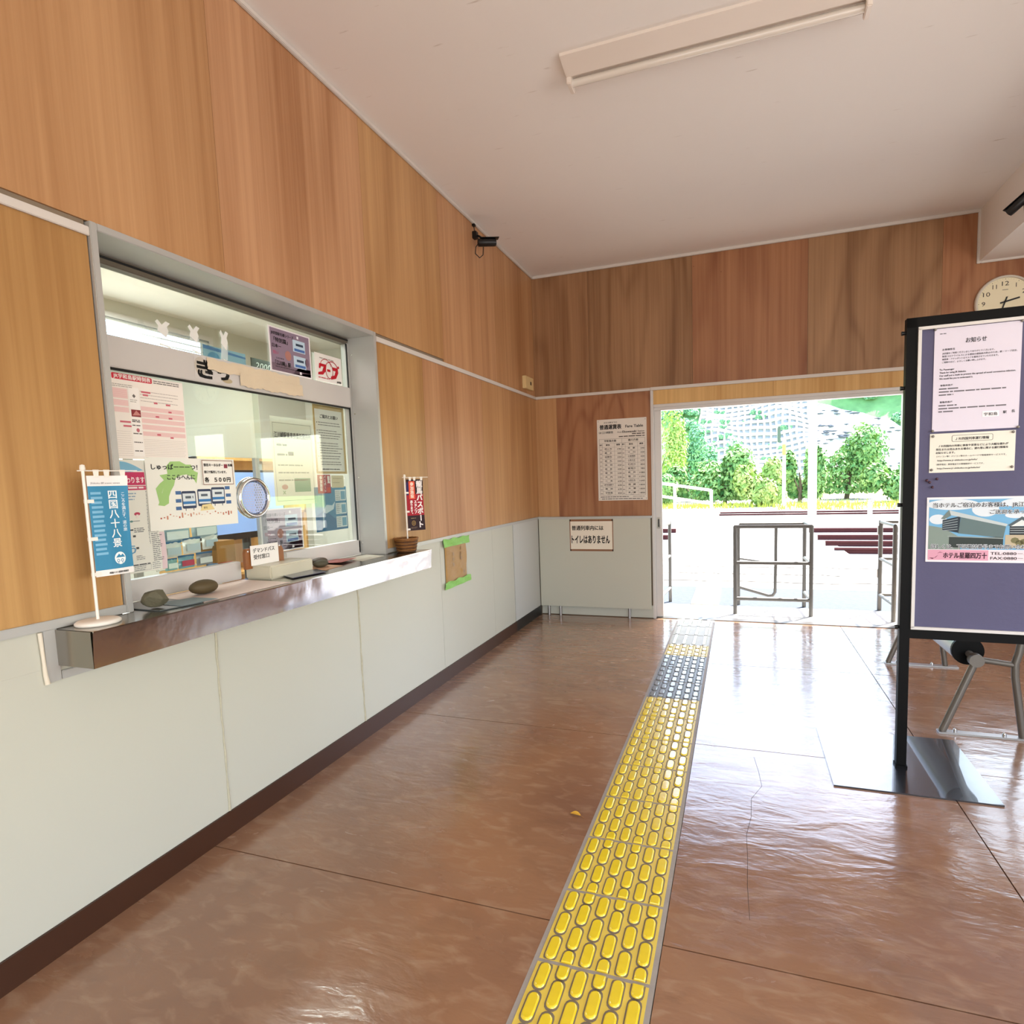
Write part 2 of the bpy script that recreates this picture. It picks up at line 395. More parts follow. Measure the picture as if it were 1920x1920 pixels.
D = 5.345

# ------------------------------------------------------------------ setting: floor
H = 3.173
JY = [-3.0, -1.05, .24, 1.53, 2.82, 4.10, 5.37]; SX0, SX1 = 1.292, 1.618; JX = 2.62
fl = top('floor', MB().box(0, -3.0, -.12, 5.6, 5.37, -.02), DARKG, 'glossy red brown sealed concrete floor of the waiting hall', 'floor', kind='structure')
g = .0022
for i in range(len(JY)-1):
    for xa, xb in ((0, SX0), (SX1, JX), (JX, 5.6)):
        part('floor_slab', MB().box(xa+(g if xa else 0), JY[i]+g, -.02, xb-(g if xb < 5 and xb not in (SX0,) else 0), JY[i+1]-g, 0), FLOOR, fl)
part('mortar_bed', MB().box(SX0, -3, -.02, SX1, 5.37, .0008), mat('grey_mortar', '9C948C', .7, 0, .3, .2, 60, .15, 20), fl)

CRK = mat('floor_crack', '4A3426', .9)
for pts in (((1.887, 2.748), (1.905, 2.612), (1.908, 2.488), (1.872, 2.378), (1.863, 2.243), (1.847, 2.121), (1.853, 1.985), (1.845, 1.842), (1.855, 1.695)),):
    part('hairline_crack', MB().tube([(x+R.uniform(-.006, .006), y, -.0008) for x, y in pts], .0016, 4), CRK, fl)

# ------------------------------------------------------------------ setting: left wall with ticket window opening
WY0, WY1, WZ0, WZ1 = 1.314, 2.726, .921, 2.075
wl_ = top('wall_left', MB().box(-.14, -3, 0, -.008, WY0-.024, H).box(-.14, WY1+.018, 0, -.008, D+.12, H).box(-.14, WY0-.024, 0, -.008, WY1+.018, .813).box(-.14, WY0-.024, WZ1+.024, -.008, WY1+.018, H),
          mat('wall_core', '8A7A66', .9), 'left wall of plywood sheets above a cream board wainscot', 'wall', kind='structure')
def sheet(name, m, parent, x0, y0, z0, x1, y1, z1, tint=0, seed=0):
    o = part(name, MB().box(x0, y0, z0, x1, y1, z1), m, parent); o['tint'] = float(tint); o['seed'] = float(seed); return o
gg = .0008
ys = [-3, -1.86, -.94, -.03, .88, 1.79, 2.70, 3.52, 4.42, D]; tn = [.4, .3, .5, .55, .6, .95, .42, .85, .7]
for i in range(len(ys)-1):
    z0 = 2.06 if ys[i+1] < 1.2 or ys[i] > 2.71 else 2.0985
    sheet('plywood_panel', PLY, wl_, -.008, ys[i]+gg, z0, 0, ys[i+1]-gg, H-.02, tn[i], 3.1*i+1)
for y0, y1, t, s in ((-3, -1.5, .1, 41), (-1.5, -.05, .1, 43), (-.05, 1.29, .05, 44.6), (2.737, 3.235, .12, 47), (3.235, 4.10, .95, 52), (4.10, D, .55, 56)):
    sheet('plywood_panel', PLY, wl_, -.008, y0+gg, .945, 0, y1-gg, 2.056, t, s)
for y0, y1 in ((-3, -1.78), (-1.78, -.09), (-.09, .76), (.76, 1.612), (1.612, 2.466), (2.466, 3.342), (3.342, 4.19), (4.19, 4.632)):
    zt = .815 if y1 > 1 and y0 < 2.9 else .93
    part('wainscot_panel', MB().box(-.008, y0+.0012, .08, 0, y1-.0012, zt), CREAM, wl_)
part('wainscot_panel', MB().box(-.008, .7612, .8152, 0, 1.089, .93).box(-.008, 2.96, .8152, 0, 3.3408, .93), CREAM, wl_)
part('wainscot_panel', MB().box(-.008, 4.640, .08, .002, D-.045, .93), mat('white_board', 'C4C5C0', .4, 0, .45), wl_)
part('dark_joint', MB().box(-.008, 4.632, .0885, -.004, 4.640, .925), DARKG, wl_)
CAULK = mat('yellowed_caulk', 'B9B39C', .6, 0, .3, 0, 40, .2, 60)
for y in (1.612, 2.466):
    mb = MB(); r = random.Random(int(y*10)); pts = [(.0012, y+r.uniform(-.003, .003), .09+k*.0455) for k in range(17)]
    mb.tube(pts, [.0035+r.uniform(-.0015, .002) for _ in pts], 6); part('caulk_bead', mb, CAULK, wl_)
mb = MB()
top('trim_1', MB().bbox(0, -3, 2.053, .010, 1.293, 2.079, .002).bbox(0, 2.747, 2.053, .010, D, 2.079, .002), TRIMW, 'narrow pale moulding across the plywood of the left wall', 'trim', kind='structure')
top('trim_2', MB().bbox(0, -3, .922, .010, 1.293, .948, .002).bbox(0, 2.737, .925, .010, D, .948, .002).bbox(0, 1.055, .775, .008, 1.093, .923, .002).bbox(0, 1.094, .775, .008, 1.30, .80, .002),
    ALU, 'grey aluminium strip capping the left wainscot beside the counter', 'trim', kind='structure')
part('caulk_bead', MB().tube([(.006, 1.05, .92), (.006, 1.052, .85), (.006, 1.053, .80), (.006, 1.056, .773)], [.006, .005, .006, .007], 6), mat('cream_sealant', 'DDD2BE', .6), bpy.data.objects['trim_2'])
top('trim_3', MB().bbox(0, -3, H-.022, .016, D, H, .003), TRIMW, 'white cove moulding where left wall meets the ceiling', 'trim', kind='structure')
top('baseboard_left', MB().box(0, -3, 0, .009, 2.4, .0885).box(0, 2.4, 0, .009, 4.632, .0885), BROWN, 'dark brown baseboard along the left wall', 'baseboard', kind='structure')
part('black_end', MB().box(0, 4.632, 0, .008, D-.04, .090), BLACKP, bpy.data.objects['baseboard_left'])

# ------------------------------------------------------------------ setting: far wall
wf = top('wall_far', MB().box(-.14, D+.008, 2.04, 5.6, D+.12, H).box(-.14, D+.008, 0, 1.08, D+.03, 2.04).box(3.075, D+.008, 0, 3.45, D+.12, 2.04).box(3.45, D+.008, 0, 4.65, D+.12, .90).box(4.65, D+.008, 0, 5.6, D+.12, 2.04),
         mat('wall_core', '8A7A66'), 'far wall with figured plywood above the platform doorway', 'wall', kind='structure')
xs = [0, .53, 1.444, 2.35, 3.275, 4.2, 5.6]; tn = [.2, .1, 1, .05, 1, .6]
for i in range(6): sheet('plywood_panel', PLYF, wf, xs[i]+gg, D, 2.06, xs[i+1]-gg, D+.008, H-.02, tn[i], 7.7*i+2.4)
sheet('plywood_panel', PLY, wf, 0, D, .94, .205, D+.008, 2.056, .6, 61)
sheet('plywood_panel', PLYF, wf, .206, D, .94, 1.08, D+.008, 2.056, 1.0, 63.5)
sheet('plywood_panel', PLYF, wf, 3.075, D, .0, 3.449, D+.008, 2.056, 1.0, 66)
sheet('plywood_panel', PLYF, wf, 4.651, D, .0, 5.6, D+.008, 2.056, .8, 69)
sheet('plywood_panel', PLYF, wf, 3.449, D, .0, 4.651, D+.008, .9, .8, 72)
sheet('pine_fascia', PINE, wf, 1.10, D-.004, 1.93, 2.09, D+.06, 2.054, 0, 80)
sheet('pine_fascia', PINE, wf, 2.091, D-.004, 1.93, 3.075, D+.06, 2.054, 0, 84)
top('trim_4', MB().bbox(0, D-.012, 2.053, 1.08, D, 2.078, .002).bbox(1.08, D-.02, 2.053, 5.6, D, 2.080, .003), TRIMW, 'white moulding above the platform doorway on the far wall', 'trim', kind='structure')
top('trim_5', MB().bbox(.016, D-.018, H-.024, 3.5, D, H, .003).bbox(3.49, D-.014, 2.785, 3.515, D, H, .003).bbox(3.5155, D-.014, 2.785, 5.6, D, 2.806, .003), TRIMW, 'white moulding under the ceiling along far wall and soffit', 'trim', kind='structure')
# raised wainscot board on the far wall, carried by short steel legs
wp = thing('partition_board', 'cream board on short steel legs below the fare table', 'panel', (.55, 5.30, 0), kind='structure')
part('board', MB().bbox(.008, 5.30, .089, 1.066, 5.325, .925, .002), CREAM, wp)
part('cap_strip', MB().bbox(.008, 5.292, .925, 1.078, D, .945, .002), ALU, wp)
for x in (.085, .20, .865): part('leg', MB().tube([(x, 5.312, 0), (x, 5.312, .092)], .013, 10), SILVER, wp)
top('baseboard_far', MB().box(.008, D-.012, .006, 1.08, D, .12), mat('pale_recess', 'BDBDB2', .6), 'pale grey baseboard in the gap under the cream board', 'baseboard', kind='structure')

# doorway to the platform
dr = thing('door_1', 'white aluminium sliding door frame open to the platform', 'door', (2.07, D, 0), kind='structure')
part('jamb', MB().bbox(1.079, D-.014, 0, 1.104, D+.12, 2.053, .003), ALUW, dr)
part('jamb', MB().bbox(3.052, D-.014, 0, 3.077, D+.12, 2.053, .003), ALUW, dr)
part('head_rail', MB().bbox(1.104, D+.0, 1.905, 3.052, D+.11, 1.932, .003).bbox(1.104, D+.02, 1.878, 3.052, D+.10, 1.908, .003), ALUW, dr)
part('threshold', MB().bbox(1.08, D+.005, -.01, 3.076, D+.10, .006, .002), mat('dark_threshold', '55504C', .4, .7), dr)
dl = thing('door_2', 'white framed sliding door leaf parked behind the left jamb', 'door', (.7, D+.06, 0), kind='structure')
part('stile', MB().bbox(1.104, D+.035, .008, 1.164, D+.07, 1.885, .003), ALUW, dl)
part('stile', MB().bbox(.20, D+.035, .008, .26, D+.07, 1.885, .003), ALUW, dl)
part('rail', MB().bbox(.26, D+.035, .008, 1.104, D+.07, .12, .003).bbox(.26, D+.035, 1.82, 1.104, D+.07, 1.885, .003), ALUW, dl)
part('glass', MB().box(.26, D+.05, .12, 1.104, D+.056, 1.82), GLASS, dl)
h = part('recessed_handle', MB().bbox(1.118, D+.028, .825, 1.148, D+.037, .925, .002), CHROME, dl, label='chrome recessed handle')
part('finger_slot', MB().bbox(1.1265, D+.0265, .84, 1.1395, D+.029, .91, .001), BLACKP, h)

# second window in the far wall, behind the notice board
w2 = thing('window_2', 'white framed window low in the far wall behind the notice board', 'window', (4.05, D, .9), kind='structure')
for a in ((3.45, .90, 3.49, 2.0), (4.61, .90, 4.65, 2.0), (4.03, .94, 4.07, 1.96), (3.49, .90, 4.61, .94), (3.49, 1.96, 4.61, 2.04)):
    part('frame_bar', MB().bbox(a[0], D-.01, a[1], a[2], D+.09, a[3], .003), ALUW, w2)
for a in ((3.49, 4.03), (4.07, 4.61)): part('pane', MB().box(a[0], D+.04, .94, a[1], D+.045, 1.96), GLASS, w2)

# ------------------------------------------------------------------ setting: ceiling, soffit, other walls
top('ceiling', MB().box(-.14, -3, H, 5.6, D+.12, H+.06), CEIL, 'off white painted ceiling with faint brush streaks', 'ceiling', kind='structure')
top('soffit', MB().box(3.506, -3, 2.80, 5.6, D, H), CEIL, 'off white dropped soffit along the right of the ceiling', 'ceiling', kind='structure')
wr = top('wall_right', MB().box(5.6, -3, 0, 5.75, D+.12, .7).box(5.6, -3, 2.2, 5.75, D+.12, H).box(5.6, -3, .7, 5.75, -1.3, 2.2).box(5.6, 2.5, .7, 5.75, D+.12, 2.2), WHITEW, 'pale right wall with a wide window, outside the view', 'wall', kind='structure')
part('plywood_lining', MB().box(5.592, 2.5, 0, 5.6, D, 2.2), PLYF, wr)
wb = top('wall_back', MB().box(-.14, -3.12, 0, .9, -3, H).box(5.1, -3.12, 0, 5.75, -3, H).box(.9, -3.12, 2.35, 5.1, -3, H), WHITEW, 'pale back wall with the street entrance, behind the camera', 'wall', kind='structure')
top('roof', MB().box(-4, -3.5, H+.2, 6.4, 6.75, H+.28).box(-4, 6.6, 2.9, 6.4, 6.75, H+.28), mat('light_blocker_board', 'B8B4AE', .8), 'unseen roof and eave added to block sky and sun', 'roof', kind='structure')  # added out of view: roof blocks the sky, eave keeps sun off the floor

# ------------------------------------------------------------------ ticket window
w1 = thing('window_1', 'grey aluminium ticket window recessed in the left wall', 'window', (0, 2.02, .92), kind='structure')
part('reveal', MB().bbox(-.175, 1.293, .921, .012, 1.314, 2.097, .002), ALU, w1)
part('reveal', MB().bbox(-.175, 2.718, .921, .012, 2.741, 2.097, .002), ALU, w1)
part('reveal', MB().bbox(-.175, 1.314, 2.075, .012, 2.718, 2.097, .002), ALU, w1)
part('head_frame', MB().bbox(-.19, 1.314, 2.045, -.15, 2.718, 2.075, .002), mat('dark_bronze_channel', '6B6255', .5, .3), w1)
part('gasket', MB().box(-.152, 1.314, 2.062, -.148, 2.718, 2.070).box(-.152, 2.697, 1.0, -.146, 2.703, 1.715).box(-.152, 2.697, 1.815, -.146, 2.703, 2.045).box(-.156, 1.314, 1.704, -.150, 2.70, 1.714), BLACKP, w1)
part('stile', MB().bbox(-.185, 2.702, .93, -.145, 2.718, 2.05, .002), ALU, w1)
part('stile', MB().bbox(-.185, 1.314, .93, -.145, 1.33, 2.05, .002), ALU, w1)
part('transom', MB().bbox(-.19, 1.33, 1.712, -.14, 2.70, 1.816, .003), ALUW, w1)
part('bottom_rail', MB().bbox(-.19, 1.33, .922, -.145, 1.897, .996, .003), ALUW, w1)
part('bottom_rail', MB().bbox(-.19, 2.157, .922, -.145, 2.718, 1.0, .003), ALUW, w1)
part('pane', MB().box(-.170, 1.33, 1.815, -.166, 2.70, 2.05), GLASS, w1)
part('pane', MB().box(-.172, 1.33, .99, -.168, 2.08, 1.715), GLASS, w1)
part('pane', MB().box(-.180, 2.06, .995, -.176, 2.70, 1.715), GLASS, w1)
for y, z in ((2.7, 1.99), (2.7, 1.68), (2.7, 1.34), (2.7, .985)):
    part('screw', MB().lathe([(.004, 0), (.004, .003), (.002, .004), (0, .004)], (-.06, 2.716, z-.01), 8, axis='y') if 0 else MB().tube([(-.13, 2.7185, z), (-.13, 2.7155, z)], .004, 8), CHROME, w1)
# round speaking grille
gr = thing('speaking_grille', 'round chrome speaking grille with a perforated disc in the ticket window', 'grille', (-.165, 2.0, 1.258))
mb = MB(); mb.tube([(-.150, 2.0+.079*math.cos(a*math.pi/24), 1.258+.079*math.sin(a*math.pi/24)) for a in range(48)], .0085, 10, closed=True)
mb.tube([(-.166, 2.0+.084*math.cos(a*math.pi/24), 1.258+.084*math.sin(a*math.pi/24)) for a in range(48)], .006, 8, closed=True); part('chrome_rim', mb, CHROME, gr)
def perforated(c, rad, pitch, hr):
    mb = MB(); cells = []
    k = int(rad/pitch)+2
    vs = []; fs = []
    for j in range(-k, k+1):
        for i in range(-k, k+1):
            y = (i+.5*(j % 2))*pitch; z = j*pitch*.866
            if math.hypot(y, z) > rad-pitch*.5: continue
            o = len(vs); hexr = pitch/math.sqrt(3)
            for t in range(6):
                a = math.radians(30+60*t); vs.append((c[0], c[1]+y+hexr*math.cos(a), c[2]+z+hexr*math.sin(a)))
            for t in range(6):
                a = math.radians(30+60*t); vs.append((c[0], c[1]+y+hr*math.cos(a), c[2]+z+hr*math.sin(a)))
            fs += [(o+t, o+(t+1) % 6, o+6+(t+1) % 6, o+6+t) for t in range(6)]
    mb.add(vs, fs); n = 32
    mb.add([(c[0], c[1]+r*math.cos(2*math.pi*t/n), c[2]+r*math.sin(2*math.pi*t/n)) for r in (rad-pitch*.75, rad) for t in range(n)], [(t, (t+1) % n, n+(t+1) % n, n+t) for t in range(n)])
    return mb
part('perforated_disc', perforated((-.152, 2.0, 1.258), .076, .0125, .0036), mat('pale_blue_acrylic', 'AEBBE8', .35), gr)

# ------------------------------------------------------------------ stainless counter
ct = thing('ticket_counter', 'stainless steel ticket counter shelf under the window', 'counter', (.0, 2.0, .92))
part('top_plate', MB().box(-.145, 1.314, .9165, .158, 2.718, .9205).box(.012, 1.09, .9165, .158, 1.314, .9205).box(.012, 2.718, .9165, .158, 2.955, .9205), STEELT, ct)
fr = MB(); nx, nz = 70, 6; rr = random.Random(5); vs = []; fs = []
dents = [(rr.uniform(1.8, 2.95), rr.uniform(.82, .92), rr.uniform(.02, .06), rr.uniform(-.0035, .003)) for _ in range(24)]+[(rr.uniform(1.1, 1.9), rr.uniform(.82, .92), rr.uniform(.03, .08), rr.uniform(-.0012, .0012)) for _ in range(8)]
for j in range(nz+1):
    for i in range(nx+1):
        y = 1.088+(2.957-1.088)*i/nx; z = .816+(.9215-.816)*j/nz; x = .158-.010*(1-j/nz)
        e = math.sin(math.pi*j/nz)*.6+.4
        for a, b, r_, k in dents: x += e*k*math.exp(-((y-a)**2+(z-b)**2)/r_**2)
        vs.append((x, y, z))
k = nx+1; fs = [(j*k+i, j*k+i+1, (j+1)*k+i+1, (j+1)*k+i) for j in range(nz) for i in range(nx)]
fr.add(vs, fs, 0, True); part('front_apron', fr, STEEL, ct)
part('end_plate', MB().box(.0, 1.0865, .817, .150, 1.0885, .919), STEELT, ct)
part('end_plate', MB().box(.0, 2.9555, .817, .150, 2.9575, .919), STEEL, ct)
part('bottom_plate', MB().box(.0, 1.09, .816, .147, 2.955, .8175), STEEL, ct)
part('edge_fold', MB().bar((.1585, 1.088, .9195), (.1585, 2.957, .9195), .003, .004), CHROME, ct)

# ------------------------------------------------------------------ office behind the ticket window
wo = top('wall_office', MB().box(-2.75, .2, 0, -2.65, 3.0, 2.75).box(-2.75, 4.15, 0, -2.65, D, 2.75).box(-2.75, 3.0, 0, -2.65, 4.15, 1.3).box(-2.75, 3.0, 2.62, -2.65, 4.15, 2.75).box(-2.65, .1, 0, -.14, .2, 2.75).box(-2.75, D, 0, -.14, D+.1, 2.75), OFFW,
         'pale walls of the ticket office behind the glass', 'wall', kind='structure')
top('floor_office', MB().box(-2.75, .1, -.05, -.14, D+.1, 0), mat('office_lino', '8E8A80', .5), 'grey lino floor of the ticket office', 'floor', kind='structure')
top('ceiling_office', MB().box(-2.75, .1, 2.75, -.14, D+.1, 2.8), WHITEW, 'white ceiling of the ticket office', 'ceiling', kind='structure')
w3 = thing('window_3', 'bright office window with pale slatted blinds', 'window', (-2.68, 3.57, 1.3), kind='structure')
part('frame', MB().box(-2.66, 2.96, 1.26, -2.64, 3.0, 2.66).box(-2.66, 4.15, 1.26, -2.64, 4.19, 2.66).box(-2.66, 3.0, 1.26, -2.64, 4.15, 1.30).box(-2.66, 3.0, 2.62, -2.64, 4.15, 2.66), ALUW, w3)
SL = mat('blind_slat', 'E4E6E4', .5); sm = MB().bar((-2.62, 3.0, 0), (-2.62, 4.15, 0), .045, .002, (0.5, 0, 1)).mesh('slat', SL, (-2.6, 3.57, 0))
for k in range(26):
    o = bpy.data.objects.new('slat', sm); COL.objects.link(o); o.parent = w3; o.location = (.08, 0, 1.34+k*.05-1.3)
CUR = mat('beige_curtain', 'C9A98A', .85, 0, .2, .2, 30, .1, 6)
mb = MB(); n = 60; vs = []
for j in range(2):
    for i in range(n+1):
        y = 1.50+.22*i/n; vs.append((-.62+.02*math.sin(i*.9)+.008*math.sin(i*2.3), y, .95+1.2*j))
mb.add(vs, [(i, i+1, n+1+i+1, n+1+i) for i in range(n)], 0, True)
top('curtain', mb, CUR, 'gathered beige curtain inside the left end of the ticket window', 'curtain')
b = thing('white_board', 'blank pale board standing inside the ticket window', 'board', (-.62, 2.3, 1.45))
part('panel', MB().bbox(-.64, 1.75, 1.46, -.62, 2.56, 1.86, .004), mat('pale_board', 'DDE0DA', .5), b)
for y in (1.80, 2.50): part('board_foot', MB().box(-.64, y, .74, -.62, y+.03, 1.46), ALU, b)
dk = thing('office_desk', 'grey office desk inside the ticket window', 'desk', (-.62, 2.2, 0))
part('desk_top', MB().bbox(-1.05, 1.3, .71, -.20, 3.3, .74, .004), mat('desk_grey', 'B9B7AE', .5), dk)
for x in (-1.0, -.26):
    for y in (1.36, 3.24): part('leg', MB().box(x-.02, y-.02, 0, x+.02, y+.02, .71), SILVER, dk)
mo = thing('computer_monitor', 'black monitor with a light blue screen behind the speaking grille', 'monitor', (-.72, 2.52, .74))
part('casing', MB().bbox(-.75, 2.22, 1.03, -.715, 2.80, 1.40, .006), BLACKP, mo)
part('screen', MB().box(-.715, 2.235, 1.065, -.713, 2.785, 1.388), mat('blue_screen', '8FB0EA', .3, emit=.55), mo)
part('stand', MB().tube([(-.74, 2.52, .75), (-.74, 2.52, 1.1)], .022, 10).bbox(-.84, 2.40, .74, -.64, 2.64, .755, .004), BLACKP, mo)
cb = thing('cardboard_carton', 'brown cardboard carton beside the white card sign, behind the glass', 'box', (-.28, 1.86, .922))
part('carton', MB().bbox(-.30, 1.835, .996, -.205, 1.93, 1.085, .002), mat('kraft_card', 'A77A45', .8, 0, .2, 0, 40, .1, 9), cb)
part('flap', MB().box(-.30, 1.833, 1.05, -.205, 1.836, 1.084), mat('kraft_card_edge', '7F6136', .8), cb)
sh = thing('shelf_unit', 'wooden pigeon hole shelf at the back of the ticket office', 'shelf', (-1.6, 3.1, 0))
for z in (.3, .7, 1.1, 1.5): part('shelf_board', MB().box(-1.9, 2.9, z, -1.5, 3.9, z+.02), PINE, sh)
for y in (2.9, 3.4, 3.88): part('side_board', MB().box(-1.9, y, 0, -1.5, y+.02, 1.52), PINE, sh)
for i, (y, z, c, lb) in enumerate(((2.98, .72, '5A7FA8', 'blue'), (3.10, .72, 'B8493F', 'red'), (3.55, 1.12, 'D9D5C4', 'cream'), (3.2, 1.52, '6F8F6A', 'green'))):
    fo = thing('file_box', lb+' file box on the office pigeon hole shelf', 'file', (-1.7, y, z), 'office file boxes')
    part('file_case', MB().bbox(-1.85, y, z, -1.55, y+.08, z+.29, .003), ink(c), fo); part('spine_label', MB().box(-1.55, y+.015, z+.12, -1.549, y+.065, z+.25), ink('EFEDE6'), fo)

# packets of souvenirs hung inside the glass, lower left
PK = thing('display_rack', 'white wire rack of souvenir packets behind the left pane', 'rack', (-.23, 1.74, .95))
part('rack_wire', MB().tube([(-.245, 1.60, 1.17), (-.245, 1.88, 1.18)], .003, 6).tube([(-.245, 1.61, .996), (-.245, 1.61, 1.17)], .003, 6).tube([(-.245, 1.87, .996), (-.245, 1.87, 1.18)], .003, 6).tube([(-.245, 1.60, 1.085), (-.245, 1.88, 1.09)], .003, 6).tube([(-.245, 1.60, 1.0), (-.245, 1.88, 1.0)], .003, 6), WHITEP, PK)
def packet(y, z, w, h, c1, c2, lb, lift=0):
    t = thing('souvenir_packet', lb, 'packet', (-.225, y, z), 'souvenir packets behind the ticket window')
    mb = MB(); nx = 8; vs = []
    rr = random.Random(int(y*1000+z*777))
    for j in range(nx+1):
        for i in range(nx+1):
            a, b_ = i/nx, j/nx; vs.append((-.225+.010*math.sin(math.pi*a)*math.sin(math.pi*b_)+rr.uniform(-.0015, .0015), y+w*a, z+h*b_))
    k = nx+1; fs = [(j*k+i, j*k+i+1, (j+1)*k+i+1, (j+1)*k+i) for j in range(nx) for i in range(nx)]
    mb.add(vs, fs, 0, True); part('sleeve', mb, mat('foil_'+c1, c1, .2, .1, .6), t)
    part('card_insert', MB().box(-.2145, y+w*.12, z+h*.18, -.2135, y+w*.88, z+h*.62), ink(c2), t)
    part('header_card', MB().box(-.2255, y, z+h*.88, -.2225, y+w, z+h*1.03), ink('3F6E93'), t)
for a in ((1.615, 1.10, .12, .07, '9DB6C2', 'E8EDEC', 'flat blue topped packet, upper left of the souvenir rack'), (1.745, 1.105, .12, .07, 'A9BFC6', 'DDE6E6', 'flat blue topped packet, upper right of the souvenir rack'),
          (1.618, 1.045, .075, .06, 'E3E7E3', 'BFD0D8', 'white crinkled packet left in the middle row of the souvenir rack'), (1.70, 1.05, .08, .062, 'E9EBE6', 'C5D5DC', 'white crinkled packet midway in the middle row of the souvenir rack'),
          (1.788, 1.058, .075, .062, 'E6E8E4', 'B9CCD6', 'white crinkled packet right in the middle row of the souvenir rack'), (1.62, .996, .05, .045, '8FC0BE', 'E4F0EA', 'small green and white packet, lower left of the souvenir rack'),
          (1.675, .996, .07, .05, '77A9B8', 'C24A62', 'blue packet with a pink gate picture, lower row of the souvenir rack'), (1.755, .996, .075, .052, '8C9298', 'DFE3E2', 'silver packet, lower right of the souvenir rack')): packet(*a)
GX = -.1635
# ------------------------------------------------------------------ notices on the ticket window
P = Paper('timetable_poster', (GX, 1.434, 1.411), YP, ZP, .273, .289, 'F3ECE4', 'pink and white station timetable poster at top left of the ticket window', curl=1, warp=lambda a, b: .003*math.sin(a*21)*(1-b/.3))
P.rrect(.006, .268, .150, .288, .005, 'CF3345', 'title_band', 0); P.text('JR宇和島駅時刻表', .012, .2725, .0165, 'F7EFEA', bold=.03, width=.132)
P.lines(.155, .281, .262, 2, .007, .003, '6D6562', seed=3, ragged=.2)
for x0, y0, x1, y1 in ((.004, .205, .055, .238), (.004, .18, .055, .2), (.004, .158, .055, .175), (.098, .17, .268, .185), (.098, .148, .268, .165), (.098, .128, .268, .143), (.098, .105, .268, .122), (.098, .083, .268, .098)):
    P.rect(x0, y0, x1, y1, 'EBC5C2', 'pink_table', 0)
    for k in range(5): P.rect(x0, y0+(y1-y0)*(k+.5)/5, x1, y0+(y1-y0)*(k+.5)/5+.0006, 'F6E3DF', 'table_rules', 1)
for x, y, w in ((.105, .232, .035), (.11, .222, .02), (.15, .198, .014), (.197, .196, .018), (.205, .171, .013), (.152, .150, .014), (.204, .148, .015), (.152, .086, .015), (.205, .078, .013), (.02, .123, .037), (.03, .109, .028)): P.rect(x, y, x+w, y+.006, 'CF6A78', 'pink_label', 2)
P.rect(.058, .172, .096, .246, 'F7F3EE', 'advert_column', 1); P.rect(.058, .01, .096, .168, 'F7F3EE', 'advert_column', 1)
P.rect(.062, .146, .096, .170, '8A3338', 'picture', 2); P.poly([(.065, .150), (.08, .168), (.096, .152)], 'C98A84', 'picture', 3)
P.poly([(.077, .210), (.083, .217), (.077, .224), (.071, .217)], '6A6460', 'small_emblem', 2); P.lines(.062, .204, .094, 2, .006, .002, '9A938E', seed=5)
for y in (.136, .131, .118, .09, .06, .03): P.lines(.062, y, .094, 1, .005, .0035, '55504D', seed=int(y*999), ragged=.2)
P.ell(.08, .1, .006, .007, 'C4717C', lay=2); P.lines(.10, .238, .262, 4, .011, .002, 'B9AFA9', seed=8); P.lines(.004, .252, .09, 2, .006, .0022, 'A39B96', seed=9)
P.lines(.098, .07, .266, 11, .0062, .0007, 'B5ADA6', seed=10, ragged=.05); P.lines(.006, .094, .055, 12, .0075, .0007, 'B5ADA6', seed=11, ragged=.1); P.done()

P = Paper('service_change_poster', (GX, 1.432, 1.016), YP, ZP, .148, .392, 'E2E2D8', 'tall pale poster with a magenta heading below the timetable', warp=lambda a, b: .002*math.sin(b*30))
P.poly([(.004, .388)]+[(.004+.085*i/10, .345+.042*math.cos(i/10*1.3)) for i in range(11)]+[(.004, .345)], '7FB6D2', 'blue_swoosh', 0)
P.rect(.002, .305, .092, .350, 'C23A63', 'magenta_heading', 1); P.text('変わります', .006, .314, .024, 'F4EAEA', bold=.03, width=.083, lay=3)
P.rect(.002, .288, .092, .302, 'C23A63', 'magenta_heading', 1); P.lines(.006, .299, .088, 1, .01, .006, 'F2E4E6', seed=28, ragged=.05, lay=3)
for i in range(30): P.rect(.088+.0012*(i % 2), .28-i*.0063, .0915, .28-i*.0063+.004, '8C8F90', 'column_print', 1)
P.lines(.02, .278, .055, 3, .01, .004, '8CA4B8', seed=21); P.text('3', .004, .252, .032, '7FA3BC', bold=.02)
P.ell(.052, .205, .011, .006, 'B8455F'); P.rect(.048, .19, .056, .203, 'E9DDD6', 'printed_shape', 1); P.ell(.03, .18, .006, .0035, '5F8A86'); P.rect(.036, .179, .06, .182, '9AA09C', 'printed_shape', 1)
P.rect(.012, .148, .034, .153, '4D5254', 'column_print', 1); P.lines(.036, .156, .075, 3, .006, .003, '75797A', seed=22, ragged=.1); P.rect(.03, .125, .04, .132, '4D4F50', 'column_print', 1)
P.text('う', .012, .07, .035, '6E9DBB', bold=.03); P.rect(.036, .083, .046, .09, '4D4F50', 'column_print', 1); P.lines(.033, .06, .065, 3, .006, .0025, '85898A', seed=23)
P.lines(.096, .14, .138, 16, .0068, .0028, '77797A', seed=24, ragged=.4); P.rect(.128, .0, .148, .135, 'DCC6C9', 'pink_edge', 0)
P.lines(.01, .03, .085, 1, .006, .004, '55585A', seed=25, ragged=.1); P.frame(.02, .006, .085, .025, .0008, '85898A'); P.lines(.023, .022, .08, 3, .006, .0022, '85898A', seed=26); P.lines(.09, .03, .125, 4, .007, .0022, '85898A', seed=27); P.done()

